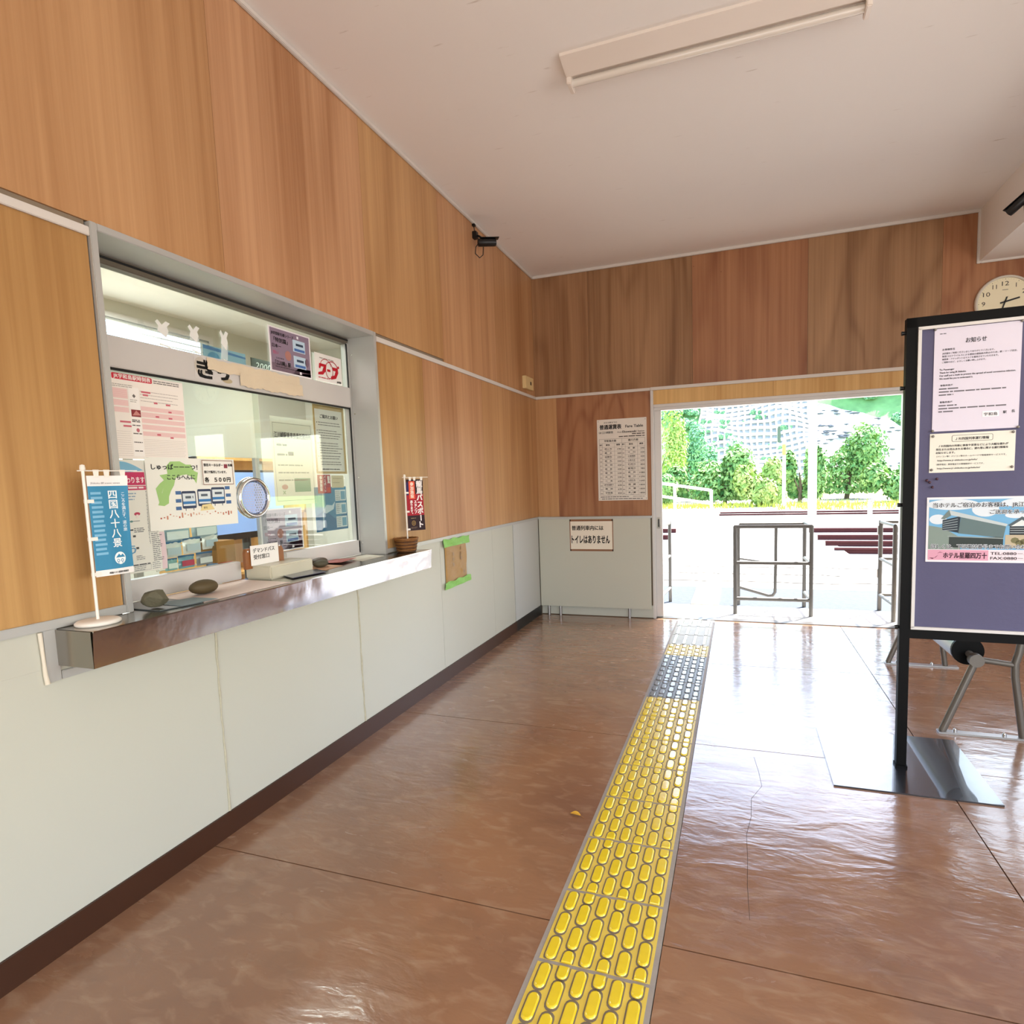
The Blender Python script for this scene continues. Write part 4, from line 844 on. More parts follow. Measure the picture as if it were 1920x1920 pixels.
for i in range(12):
    y = .485-hh*(i+1)
    for (nm, fare, en), xc, xr in ((Lr[i], .101, .220), (Rr[i], .313, .430)):
        P.text(nm, xc, y+.0165, .0165, K, 'C', .03, width=.066 if len(nm) < 5 else .086); P.text(en, xc, y+.005, .009, '4A4542', 'C', .0, width=min(.07, .0058*len(en)))
        P.text(str(fare), xr, y+.011, .021, K, 'R', .015, width=.0118*len(str(fare)))
    for x in (.022, .229): P.lines(x, y+.018, x+.021, 1, .01, .005, '6B6561', seed=i, ragged=.02)
P.lines(.02, .036, .3, 1, .01, .006, '4A4542', seed=83, ragged=.1); P.lines(.32, .036, .43, 1, .01, .004, '6B6561', seed=84, ragged=.02); P.lines(.03, .018, .41, 1, .01, .006, '4A4542', seed=85, ragged=.02)
for x in (.012, .44): P.ell(x, .722, .004, .004, '9B938C', 'pin', 2, 10); P.ell(x, .016, .004, .004, '9B938C', 'pin', 2, 10)
P.done()

P = Paper('lavatory_notice', (.315, 5.2985, .622), XP, ZP, .414, .298, 'E9DFCE', 'cream notice with brown taped edges on the far wainscot', 'notice')
P.rect(0, .279, .414, .298, '8C6247', 'brown_tape'); P.rect(0, 0, .414, .018, '8C6247', 'brown_tape'); P.rect(0, .018, .008, .279, '8C6247', 'brown_tape'); P.rect(.406, .018, .414, .279, '8C6247', 'brown_tape')
for x in (0, .402):
    for y in (0, .28): P.rect(x, y, x+.012, y+.018, '3B241A', 'dark_corner', 1)
P.text('普通列車内には', .022, .200, .046, '171310', bold=.035, width=.30); P.text('トイレはありません', .018, .078, .085, '171310', bold=.045, width=.362); P.done()

sw = thing('wall_buzzer', 'small beige box with a dark slot high in the corner above the moulding', 'box', (0, 5.10, 2.16))
part('case', MB().bbox(0, 5.00, 2.115, .035, 5.205, 2.225, .003), mat('beige_plastic', 'DFC48E', .5), sw); part('slot', MB().bbox(.035, 5.115, 2.155, .037, 5.145, 2.185, .001), BLACKP, sw)

# ------------------------------------------------------------------ wall clock
cc = (3.672, D, 2.488)
ck = thing('wall_clock', 'round cream wall clock above the notice board', 'clock', cc)
part('case', MB().lathe([(0, 0), (.188, 0), (.190, -.012), (.186, -.026), (.176, -.032), (.172, -.026), (.172, -.012)], cc, 48, axis='y'), mat('clock_rim', 'D5CFC2', .4), ck)
part('dial', MB().lathe([(0, -.0125), (.173, -.0125), (.173, -.010), (0, -.010)], cc, 48, axis='y', smooth=False), mat('cream_dial', 'EFE6C6', .6), ck)
DP = Paper('numerals', (cc[0], D-.0128, cc[2]), XP, ZP, .1, .1, 'FFFFFF', None, None, base=False); bpy.data.objects.remove(DP.root); DP.root = ck
for i in range(1, 13):
    a = math.radians(90-30*i); DP.text(str(i), .132*math.cos(a), .132*math.sin(a)-.016, .044, '2B2620', 'C', .0, width=(None if i in (1, 11) else .022*len(str(i))))
for i in range(60):
    a = math.radians(6*i); DP.ell(.162*math.cos(a), .162*math.sin(a), .0028 if i % 5 == 0 else .0012, .0028 if i % 5 == 0 else .0012, '4A4238', 'minute_dots', 1, 6)
DP.rect(-.018, .084, .018, .089, '9C9484', 'maker_mark', 1)
for (nm, col), mb in DP.items.items():
    mb.v = [(v[0]+cc[0], D-.0130-v[2]*.2, v[1]+cc[2]) for v in mb.v]; part(nm, mb, ink(col), ck)
def hand(nm, deg, l, tail, w, yo):
    a = math.radians(90-deg); dv = Vector((math.cos(a), 0, math.sin(a))); c = Vector((cc[0], D-.017-yo, cc[2])); part(nm, MB().bar(c-dv*tail, c+dv*l, w, .0015, (0, 1, 0)), BLACKP, ck)
hand('hour_hand', 76.5, .092, .03, .011, 0); hand('minute_hand', 198, .135, .035, .009, .002); hand('second_hand', 203, .14, .04, .002, .004)
part('hub', MB().lathe([(.006, 0), (.006, -.008), (0, -.009)], (cc[0], D-.014, cc[2]), 12, axis='y'), BLACKP, ck)

# ------------------------------------------------------------------ ceiling lamp (off)
lp = thing('ceiling_light', 'long white ceiling batten lamp, switched off', 'lamp', (1.72, 2.8, H))
WE = mat('white_enamel', 'E4DAD0', .4, 0, .5)
def ext(name, prof, x0, x1, m):
    k = len(prof); mb = MB().add([(x0, p[0], H+p[1]) for p in prof]+[(x1, p[0], H+p[1]) for p in prof], [list(range(k)), list(range(k, 2*k))[::-1]]+[(i, k+i, k+(i+1) % k, (i+1) % k) for i in range(k)]); return part(name, mb, m, lp)
ext('body', [(2.690, 0), (2.690, -.012), (2.80, -.034), (2.812, -.03), (2.812, 0)], 1.068, 2.32, WE)
ext('body_far_wing', [(2.812, 0), (2.812, -.022), (2.886, -.012), (2.886, 0)], 1.072, 2.32, WE)
part('tube', MB().tube([(1.09, 2.842, H-.040), (2.30, 2.842, H-.040)], .0165, 14), mat('lamp_tube_glass', 'DDD6CC', .15, 0, .6), lp)
for x in (1.068, 2.30): part('end_cap', MB().bbox(x, 2.80, H-.062, x+.022, 2.884, H-.001, .004), WE, lp)

# ------------------------------------------------------------------ two cameras
def spycam(name, label, base, mount_n, tip, tail):
    t = thing(name, label, 'camera', base); b = Vector(base); tip = Vector(tip); tail = Vector(tail); d = (tip-tail).normalized(); n = Vector(mount_n)
    part('mount_plate', MB().bbox(b.x-.012-(.006*abs(n.x)), b.y-.02, b.z-.025, b.x+.012+(.006*abs(n.x)), b.y+.02, b.z+.025, .003), BLACKP, t)
    mid = tail+(tip-tail)*.35
    part('arm', MB().tube([b, b+n*.03+Vector((0, 0, -.01)), mid+Vector((0, 0, .02)), mid], .008, 8), BLACKP, t)
    part('body', MB().tube([tail, tail+d*.005, tip-d*.012, tip], [.020, .027, .027, .025], 16), BLACKP, t)
    part('lens', MB().tube([tip-d*.002, tip+d*.003], .017, 16), mat('lens_glass', '1A1C22', .08, 0, .8), t)
    up = Vector((0, 0, 1)); sd = d.cross(up).normalized()
    part('visor', MB().bar(tail+d*.02+up*.028, tip+d*.022+up*.028, .05, .004), BLACKP, t)
    part('cable', MB().tube([tail+d*.01, tail-d*.015-up*.03, tail-d*.02-up*.075, tail+d*.01-up*.105, tail+d*.035-up*.085, tail+d*.04-up*.03], .0035, 6), BLACKP, t)
    return t
t = spycam('security_camera', 'black security camera on the left wall under the ceiling', (.014, 4.07, 3.075), (1, 0, 0), (.165, 4.09, 3.01), (.055, 4.02, 3.00))
part('ceiling_clip', MB().bbox(.0, 4.05, 3.135, .022, 4.075, 3.151, .002).tube([(.012, 4.06, 3.14), (.014, 4.065, 3.09)], .003, 6), BLACKP, t)
spycam('security_camera', 'black security camera on the soffit at the right edge', (3.494, 4.45, 2.99), (-1, 0, 0), (3.40, 4.55, 2.845), (3.485, 4.47, 2.915))

# ------------------------------------------------------------------ free-standing notice board
A = math.radians(-2); sd = Vector((math.cos(A), math.sin(A), 0)); so = Vector((2.484, 2.815, 0)); sn = Vector((math.sin(A), -math.cos(A), 0)); BW = .94
nb = thing('notice_board_stand', 'black steel framed purple notice board on flat base plates', 'notice board', so[:])
def sp_(u, z, n=0): return so+sd*u+Vector((0, 0, z))+sn*n
for u in (0, BW):
    part('post', MB().bar(sp_(u, .0065), sp_(u, 1.893), .038, .038, sd), BLACK, nb)
    part('base_plate', MB().prism([(-.295, -.295), (.29, -.295), (.295, .29), (-.295, .285)], sp_(u, 0)+Vector((0, .045, 0)), XP, YP, ZP, .0065), mat('blue_black_plate', '1B1C22', .25, .0, .8, .05, 30, .2, 8, 0, .9), nb)
    part('weld_collar', MB().bar(sp_(u, .0065), sp_(u, .016), .046, .046, sd), BLACK, nb)
part('frame_rail', MB().bar(sp_(-.019, 1.875), sp_(BW+.019, 1.875), .038, .038), BLACK, nb)
part('frame_rail', MB().bar(sp_(.019, .597), sp_(BW-.019, .597), .038, .038), BLACK, nb)
part('panel', MB().bar(sp_(.022, 1.236, .006), sp_(BW-.022, 1.236, .006), .02, 1.236, ZP), mat('purple_felt', '5A5873', .85, 0, .25, .1, 60, .06, 6), nb)
for a, b_ in (((.027, .624), (.027, 1.848)), ((BW-.027, .624), (BW-.027, 1.848))): part('aluminium_edge', MB().bar(sp_(*a, .02), sp_(*b_, .02), .012, .014, sn), ALUW, nb)
for z in (.624, 1.848): part('aluminium_edge', MB().bar(sp_(.021, z, .02), sp_(BW-.021, z, .02), .014, .012), ALUW, nb)
for z in (.62, 1.14, 1.62, 1.84): part('clamp_knob', MB().tube([sp_(-.018, z), sp_(-.034, z)], [.007, .009], 8), BLACKP, nb)
pin = mat('push_pin', '8B8680', .4, .2)
def pins(group, pts, m=pin):
    for u, z in pts:
        mb = MB(); mb.rock((0, 0, 0), (.006, .006, .006), 1, 1, 0); c = sp_(u, z, .022); mb.v = [(v[0]+c.x, v[1]+c.y, v[2]+c.z) for v in mb.v]
        part('push_pin', mb, m, nb)
def sheet_on_board(name, u, z, w, h, col, label, cat='notice'):
    return Paper(name, sp_(u, z, .0175), sd, ZP, w, h, col, label, cat)
K = '2A272C'
P = sheet_on_board('announcement_sheet', .078, 1.436, .286, .404, 'D9D3E2', 'tall white announcement sheet pinned at the top of the purple board')
P.lines(.018, .385, .04, 1, .01, .003, '5A565C', seed=91); P.text('お知らせ', .105, .342, .021, K, bold=.02, width=.068, shear=.08)
P.text('お客様各位', .028, .318, .0085, K, bold=.02, width=.042)
for i, s in enumerate(('JR四国をご利用くださいましてありがとうございます。', '新型コロナウイルスによる感染の感染拡大防止のため、駅・ワープ支店、', '乗務員・アテンダントはマスクを着用させていただきます。', 'ご理解のほど、よろしくお願い申し上げます。')): P.text(s, .028, .303-i*.0115, .0078, K, bold=.015, width=(.172, .245, .185, .145)[i])
for i, s in enumerate(('To Passenger', 'Thank for using JR Shikoku.', 'Our staff put a mask to prevent the spread of novel coronavirus infection.', 'We would like you to understand it.')): P.text(s, .020, .240-i*.0118, .009, K, bold=.03, width=(.05, .09, .25, .112)[i])
for y0 in (.178, .112):
    P.text('尊敬的客戶', .024, y0, .008, K, bold=.02, width=.042)
    P.lines(.02, y0-.008, .085, 1, .01, .0048, '66626A', seed=int(y0*500), ragged=.05); P.lines(.02, y0-.020, .245, 1, .01, .0048, '66626A', seed=int(y0*600), ragged=.02); P.lines(.02, y0-.032, .07, 1, .01, .0048, '66626A', seed=int(y0*700), ragged=.02)
P.rect(.168, .048, .222, .070, 'F1EEF2', 'white_slip', 1); P.text('宇和島', .173, .053, .0135, K, bold=.02, width=.044, lay=3); P.text('駅', .235, .058, .012, K, bold=.02); P.text('長', .262, .060, .012, K, bold=.02); P.done()
P = sheet_on_board('service_information_card', .072, 1.27, .285, .157, 'E3E0D4', 'cream train service information card below the announcement sheet')
P.rrect(.075, .122, .212, .148, .006, '5A5652', 'title_box', 0); P.rrect(.0765, .1235, .2105, .1465, .005, 'E3E0D4', 'title_box_inside', 1); P.text('ＪＲ四国列車運行情報', .087, .129, .012, K, bold=.04, width=.112)
for i, s in enumerate(('　ＪＲ四国内の列車に事故や災害などにより大幅な遅れが', '発生または見込まれる場合に、遅れ等に関する運行情報を', 'お知らせします。')): P.text(s, .022 if i else .03, .103-i*.0135, .0095, K, bold=.03, width=(.232, .24, .065)[i])
P.text('〔パソコン等〕パソコン等のホームページで情報提供サービスです。', .025, .062, .0075, K, bold=.01, width=.232); P.text('http://www.jr-shikoku.co.jp/info/', .028, .046, .009, K, bold=.02, width=.135)
P.text('〔携帯電話〕携帯電話での情報提供サービスです。', .025, .030, .0075, K, bold=.01, width=.160); P.text('http://www.jr-shikoku.co.jp/info/m/', .028, .014, .009, K, bold=.02, width=.145); P.done()
P = sheet_on_board('hotel_poster', .068, .905, .60, .265, 'E7E2E6', 'wide colour hotel poster with a grey roofed building on the purple board', 'poster')
P.rect(.008, .052, .592, .256, '6FA8CE', 'sky', 0)
for x, y, rx, ry in ((.09, .235, .09, .022), (.20, .215, .045, .03), (.33, .24, .08, .018), (.30, .19, .035, .012), (.45, .21, .06, .02), (.04, .175, .03, .02), (.55, .23, .05, .02)): P.ell(x, y, rx, ry, 'D5DDE4', 'clouds', 1)
P.poly([(.008, .15), (.06, .14), (.12, .1), (.12, .052), (.008, .052)], '7F8E86', 'hills', 1)
P.poly([(.05, .178), (.078, .213), (.085, .19), (.062, .175)], '6E7C78', 'gable', 3); P.poly([(.075, .213), (.275, .155), (.27, .146), (.085, .192)], 'B9C3C4', 'roof', 3)
P.poly([(.12, .19), (.27, .148), (.262, .1), (.11, .118)], '5E7273', 'wall', 2); P.poly([(.056, .172), (.118, .188), (.112, .12), (.056, .132)], '27323C', 'louvre_bay', 2)
for i in range(5): P.poly([(.057, .165-i*.0085), (.108, .178-i*.0105), (.108, .175-i*.0105), (.057, .162-i*.0085)], '8A9598', 'louvre', 3)
P.rect(.08, .06, .262, .103, '2E3836', 'undercroft', 2); P.poly([(.075, .108), (.262, .100), (.262, .096), (.075, .104)], '8F9A98', 'slab', 3)
P.poly([(.275, .15), (.32, .185), (.37, .155), (.36, .148), (.32, .172), (.285, .146)], '4E5A60', 'second_roof', 3); P.poly([(.285, .146), (.32, .172), (.355, .148)], 'D5DAD8', 'second_gable', 3); P.rect(.282, .112, .365, .146, '20262C', 'second_bay', 2)
for i in range(3): P.rect(.283, .119+i*.009, .362, .122+i*.009, '9AA2A4', 'second_louvre', 3)
P.rect(.268, .06, .592, .112, 'B7A98E', 'stone_wall', 2)
for x, y in ((.30, .09), (.315, .08), (.33, .085), (.345, .075)): P.ell(x, y, .014, .012, '6F6B48', 'shrub', 3, 8)
P.text('当ホテルご宿泊のお客様は、JR江川崎', .022, .225, .021, '1E2430', bold=.02, width=.345, lay=6); P.text('ご送迎を承ってお', .215, .197, .019, '1E2430', bold=.02, width=.155, lay=6); P.text('詳しくは、下記電話番号までお問い合わせく', .018, .057, .0195, '1E2430', bold=.02, width=.35, lay=6)
P.text('当ホテルご宿泊のお客様は、JR江川崎', .022, .225, .021, 'E4E8EC', bold=.09, width=.345, lay=4, name='letter_outline'); P.text('ご送迎を承ってお', .215, .197, .019, 'E4E8EC', bold=.09, width=.155, lay=4, name='letter_outline'); P.text('詳しくは、下記電話番号までお問い合わせく', .018, .057, .0195, 'E4E8EC', bold=.09, width=.35, lay=4, name='letter_outline')
P.rect(.008, .008, .215, .050, 'D49AAE', 'pink_band', 1); P.rect(.215, .008, .592, .050, 'E3D3DA', 'pale_band', 1)
P.poly([(.012, .018), (.03, .016), (.045, .03), (.036, .019), (.024, .012)], '5E1E34', 'curl', 3); P.poly([(.04, .035), (.05, .042), (.062, .038), (.05, .039)], '8A4A60', 'curl', 3)
P.text('ホテル星羅四万十', .062, .018, .026, '3A1626', bold=.05, width=.148, lay=3); P.text('TEL:0880－52－', .222, .032, .0155, '2A2024', bold=.02, width=.15, lay=3); P.text('FAX:0880－52－', .222, .013, .0155, '2A2024', bold=.02, width=.15, lay=3); P.done()
pins('a', [(.08, 1.838), (.362, 1.838), (.08, 1.438), (.362, 1.438), (.082, 1.417), (.348, 1.42), (.08, 1.282), (.348, 1.285)])
pins('b', [(.075, 1.232), (.085, 1.212), (.065, 1.24), (.1, 1.245)], mat('dark_pin', '4A2A38', .4))

# ------------------------------------------------------------------ roll bench behind the notice board
be = thing('roll_bench', 'grey tubular bench with a silver padded roll behind the notice board', 'bench', (2.92, 3.8, 0))
for y, lab in ((3.25, 'a'), (4.36, 'b')):
    part('foot_bar', MB().bbox(2.742, y-.022, 0, 3.16, y+.022, .009, .002), SILVER, be)
    for x in (2.815, 3.015): part('bolt', MB().tube([(x, y, .009), (x, y, .02)], .009, 6).rock((x, y, .021), (.007, .007, .006), 2, 1, 0), CHROME, be)
    part('leg', MB().tube([(2.762, y, .009), (2.884, y, .352)], .0165, 12), GREYM, be)
    part('leg', MB().tube([(3.088, y, .009), (3.048, y, .30), (3.046, y, .365), (3.06, y, .42), (3.11, y, .82)], .0165, 12), GREYM, be)
    part('cross_bar', MB().tube([(2.90, y, .375), (3.046, y, .357)], .0135, 12), GREYM, be)
    part('joint_disc', MB().tube([(2.888, y-.024, .373), (2.888, y+.012, .373)], .031, 20), GREYM, be)
    part('joint_disc', MB().tube([(3.11, y-.024, .83), (3.11, y+.012, .83)], .031, 20), GREYM, be)
part('spindle', MB().tube([(2.884, 3.235, .382), (2.884, 4.37, .382)], .017, 12), SILVER, be)
part('spindle', MB().tube([(3.11, 3.235, .83), (3.11, 4.37, .83)], .017, 12), SILVER, be)
RM = mat('silver_vinyl', '9EA6AA', .28, .15, .5)
for c, r_ in (((2.878, .395), .066), ((3.11, .83), .055)):
    part('roll', MB().tube([(c[0], 3.335, c[1]), (c[0], 4.29, c[1])], r_, 28), RM, be, label='silver padded roll')
    for y0, y1 in ((3.318, 3.335), (4.29, 4.307)): part('end_cap', MB().tube([(c[0], y0, c[1]), (c[0], y1, c[1])], r_+.003, 28), BLACK, be)

# ------------------------------------------------------------------ tactile paving strip
tp = thing('tactile_paving', 'yellow and grey tactile guide tiles running to the platform doorway', 'paving', (1.455, 3, 0))
def tactile_mats():
    out = []
    for key, c, d, sp in (('yellow_tile', 'EACD22', 'B58C22', .9), ('grey_tile', '777B7F', '5A5D60', .5), ('pale_tile', 'A39D8C', 'A09A88', .5)):
        out.append((mat(key, c, .24, 0, sp, .08, 50, .10, 22, 0, .5), mat(key+'_field', 'DEC24E' if key[0] == 'y' else c, .45, 0, .5, .1, 60, .18, 14), mat(key+'_grime', '7C7060' if key[0] != 'g' else '5E6164', .6, 0, .3, .1, 60, .15, 20)))
    return out
TM = tactile_mats()
T0, TS = 1.385, .285
def stadium(w, l, half=0, n=6):
    a = w/2; b = l/2-a; ps = []
    for i in range(n+1): t = math.pi*i/n; ps.append((a*math.cos(t), b+a*math.sin(t)))
    for i in range(n+1): t = math.pi+math.pi*i/n; ps.append((a*math.cos(t), -b+a*math.sin(t)))
    if half > 0: ps = [(x, max(0, y)) for x, y in ps]; ps = [p for i, p in enumerate(ps) if i == 0 or p != ps[i-1]]
    if half < 0: ps = [(x, min(0, y)) for x, y in ps]; ps = [p for i, p in enumerate(ps) if i == 0 or p != ps[i-1]]
    seen = []
    for p in ps:
        if not seen or math.dist(seen[-1], p) > 1e-5: seen.append(p)
    if math.dist(seen[0], seen[-1]) < 1e-5: seen.pop()
    return seen
def padmesh(m, half):
    mb = MB(); o = stadium(.0305, .081, half); k = len(o); cy = sum(p[1] for p in o)/k
    r1 = [(x, y, .0) for x, y in o]; r2 = [(x*.93, cy+(y-cy)*.97, .0035) for x, y in o]; r3 = [(x*.74, cy+(y-cy)*.88, .005) for x, y in o]
    mb.add(r1+r2+r3, [(i, (i+1) % k, k+(i+1) % k, k+i) for i in range(k)]+[(k+i, k+(i+1) % k, 2*k+(i+1) % k, 2*k+i) for i in range(k)], 0, True)
    mb.add(r3, [list(range(k))]); return mb.mesh('pad', m)
PADS = [{h: padmesh(TM[i][0], h) for h in (0, 1, -1)} for i in range(2)]
def barmesh(m):
    mb = MB(); o = stadium(.030, .27); k = len(o); r1 = [(x, y, 0) for x, y in o]; r2 = [(x*.75, y*.985, .005) for x, y in o]
    mb.add(r1+r2, [(i, (i+1) % k, k+(i+1) % k, k+i) for i in range(k)]+[list(range(k, 2*k))]); return mb.mesh('bar', m)
BARM = barmesh(TM[2][0])
def tile_mesh(ti, layout):
    mb = MB(); mb.box(-.149, .006, -.012, .149, TS-.006, .002, 0)
    for x, y, h in layout:
        o = stadium(.0305+.007, .081+.016, h); mb.add([(x+p[0], min(TS-.0065, max(.0065, y+p[1])), .0024) for p in o], [list(range(len(o)))], 1)
    return mb.mesh('tile', [TM[ti][1], TM[ti][2]])
LAY = []
for c in range(6):
    x = -.122+.0488*c
    if c % 2 == 0: LAY += [(x, TS*(k+.5)/3, 0) for k in range(3)]
    else: LAY += [(x, TS/3, 0), (x, 2*TS/3, 0), (x, 0.0065, 1), (x, TS-.0065, -1)]
TMESH = [tile_mesh(i, LAY) for i in range(2)]; BTM = tile_mesh(2, [])
for k in range(-2, 14):
    y0 = T0+TS*k
    if y0 > 5.2: break
    kind = 2 if k >= 11 else (1 if 7 <= k <= 9 else 0)
    tl = bpy.data.objects.new('paving_tile', (TMESH+[BTM])[kind]); COL.objects.link(tl); tl.parent = tp; tl.location = (1.455-tp.location.x, y0-3, 0)
    if kind: tag(tl, ('grey tile', 'pale bar tile')[kind-1])
    if kind == 2:
        for c in range(4): o = bpy.data.objects.new('bar', BARM); COL.objects.link(o); o.parent = tl; o.location = (-.112+.0745*c, TS/2, .002)
    else:
        for x, y, h in LAY: o = bpy.data.objects.new('pad', PADS[kind][h]); COL.objects.link(o); o.parent = tl; o.location = (x, y, .002)

# a dead leaf by the strip
lf = thing('fallen_leaf', 'small dry yellow leaf on the floor left of the tactile tiles', 'leaf', (1.223, 2.075, 0))
mb = MB(); vs = []; n = 8
for i in range(n+1):
    t_ = i/n; w_ = .012*math.sin(math.pi*t_)**.8
    for sgn in (-1, 0, 1): vs.append((1.20+.045*t_, 2.08-.006*t_+sgn*w_, .003+.006*abs(sgn)*math.sin(math.pi*t_)+.004*t_*(1-t_)))
mb.add(vs, [(3*i+q, 3*i+q+1, 3*i+q+4, 3*i+q+3) for i in range(n) for q in (0, 1)], 0, True)
part('blade', mb, mat('dry_leaf', 'D9A83C', .6, 0, .3, 0, 40, .2, 60), lf); part('stalk', MB().tube([(1.243, 2.073, .004), (1.26, 2.062, .002)], .0012, 5), mat('leaf_stalk', '8A5A2A', .7), lf)

# ------------------------------------------------------------------ outside: ground, tracks
top('platform_apron', MB().box(-6, 5.47, -.3, 12, 6.02, -.004), CONC, 'pale concrete apron just outside the doorway', 'pavement', kind='structure')
top('blue_grey_strip', MB().box(-6, 6.02, -.3, 12, 7.02, -.006), mat('blue_grey_ground', '474D55', .9, 0, .2, .3, 60, .2, 20), 'blue grey strip of ground beyond the apron', 'pavement', kind='structure')  # strip of ground in a darker blue grey than the paving
yd = top('platform_paving', MB().box(-6, 7.02, -.3, 12, 9.3, -.004), CONC, 'sunlit concrete paving before the tracks', 'pavement', kind='structure')
top('guide_plate', MB().bbox(1.36, 6.02, -.01, 1.63, 6.95, .012, .004), mat('white_guide', 'DAD6CC', .7), 'pale guide plate set across the blue grey strip', 'paving')
r = random.Random(9)
for (x0, x1, y) in ((-.5, 4.2, 7.42), (0.2, 3.0, 8.0), (1.0, 4.6, 8.6)):
    pts = [(x0+(x1-x0)*i/24, y+r.uniform(-.05, .05), -.002) for i in range(25)]; part('crack', MB().tube(pts, .007, 4), mat('crack_dark', '5A5650', .9), yd)
BAL = mat('pale_ballast', '9F998F', .95, 0, .2, .9, 9, .25, 14)
gd = top('ballast_ground', MB().box(-60, 9.3, -.5, 80, 34, -.055), BAL, 'pale ballast ground of the railway yard', 'ground', kind='structure')
top('far_ground', MB().box(-140, 34, -.5, 180, 94, -.15), mat('meadow', '9FB06A', .95, 0, .2, .5, 2, .3, 3), 'light green verge beyond the tracks', 'ground', kind='structure')
cr = thing('level_crossing', 'white concrete crossing deck over the tracks', 'crossing', (1.9, 13, 0))
for i in range(4): part('deck_panel', MB().bbox(.75, 9.3+i*1.95, -.12, 3.15+.3*(i == 0), 9.3+i*1.95+1.93, .0, .01), mat('white_deck', 'B6B3AD', .8), cr)
RUST = mat('rusty_rail', '4E282A', .7, .2, .3, .2, 20, .2, 6); RTOP = mat('rail_head', 'B6AAA4', .3, .8)
SLM = mat('sleeper', '7E7266', .9, 0, .2, .4, 20, .2, 4)
def track(y0, y1, label, xr, zz=-.12):
    t = thing('railway_track', label, 'railway track', (3.2, (y0+y1)/2, zz), 'rusty tracks beyond the platform')
    for xa, xb in xr:
        for y in (y0, y1):
            rl = part('rail', MB().prism([(-.06, 0), (.06, 0), (.06, .012), (.012, .03), (.012, .10), (.032, .115), (.032, .145), (-.032, .145), (-.032, .115), (-.012, .10), (-.012, .03), (-.06, .012)], (xa, y, zz+.02), (0, 1, 0), ZP, XP, xb-xa), RUST, t)
        x = xa+.2
        while x < min(xb, 14):
            part('sleeper', MB().box(x, y0-.45, zz-.03, x+.2, y1+.45, zz+.03), SLM, t); x += .62
track(10.6, 11.65, 'nearest rusty track, seen right of the middle gate', ((-6, .40), (3.30, 22)))
track(12.75, 14.3, 'second rusty track, behind the nearest one', ((-6, .40), (3.30, 22)))
track(20.3, 21.37, 'farthest thin rusty track near the shrubs', ((1.2, 36),), -.165)

# ------------------------------------------------------------------ outside: tubular gates
GT_ = mat('galvanised_tube', '6C6A67', .45, .3, .4)
def tubes(t, name, segs, r_=.017, m=None):
    for s in segs: part(name, MB().tube(s, r_, 10), m or GT_, t)
g1 = thing('ticket_gate', 'middle tubular steel ticket gate frame outside the doorway', 'gate', (2.1, 5.88, 0), 'tubular ticket gates')
F0, F1, B0, B1 = (1.787, 5.68), (2.432, 5.69), (1.815, 6.10), (2.415, 6.10)
tubes(g1, 'post', [[(p[0], p[1], -.004), (p[0], p[1], .815)] for p in (F0, F1, B0, B1)], .0185)
for z in (.81, .477, .142):
    tubes(g1, 'rail', [[F0+(z,), F1+(z,)]], .0165); tubes(g1, 'side_rail', [[F1+(z,), B1+(z,)]], .0150)
tubes(g1, 'side_rail', [[F0+(.81,), B0+(.81,)], [B0+(.80,), B1+(.80,)]], .0150)
part('swing_arm', MB().tube([B0+(.46,), (2.13, 5.93, .44)], .009, 8).tube([B0+(.175,), (2.09, 5.945, .125), (2.125, 5.93, .132), (2.145, 5.925, .165), (2.150, 5.925, .46), (2.152, 5.925, .80)], .0150, 10), GT_, g1)
part('latch', MB().box(1.762, 5.67, .70, 1.768, 5.69, .76).box(1.762, 5.67, .34, 1.768, 5.69, .40), SILVER, g1)
g2 = thing('ticket_gate', 'leftmost tubular steel gate frame, at the left jamb outside', 'gate', (1.12, 5.9, 0), 'tubular ticket gates')
tubes(g2, 'post', [[(1.111, 5.67, -.004), (1.111, 5.67, .815)], [(1.146, 6.13, -.004), (1.146, 6.13, .83)], [(.60, 5.67, -.004), (.60, 5.67, .815)]], .0175)
for z in (.815, .477, .142): tubes(g2, 'side_rail', [[(1.111, 5.67, z), (1.146, 6.13, z)], [(.60, 5.67, z), (1.111, 5.67, z)]], .0150)
g3 = thing('ticket_gate', 'rightmost tubular steel gate frame, beside the notice board post', 'gate', (3.2, 5.84, 0), 'tubular ticket gates')
tubes(g3, 'post', [[(3.066, 5.615, -.004), (3.066, 5.615, .815)], [(3.050, 6.07, -.004), (3.050, 6.07, .83)], [(3.42, 6.07, -.004), (3.42, 6.07, .815)]], .0185)
for z in (.815, .477, .142): tubes(g3, 'side_rail', [[(3.066, 5.615, z), (3.050, 6.07, z)], [(3.050, 6.07, z), (3.42, 6.07, z)]], .0150)
part('latch', MB().box(3.024, 6.06, .70, 3.03, 6.08, .78).box(3.024, 6.06, .30, 3.03, 6.08, .38), SILVER, g3)

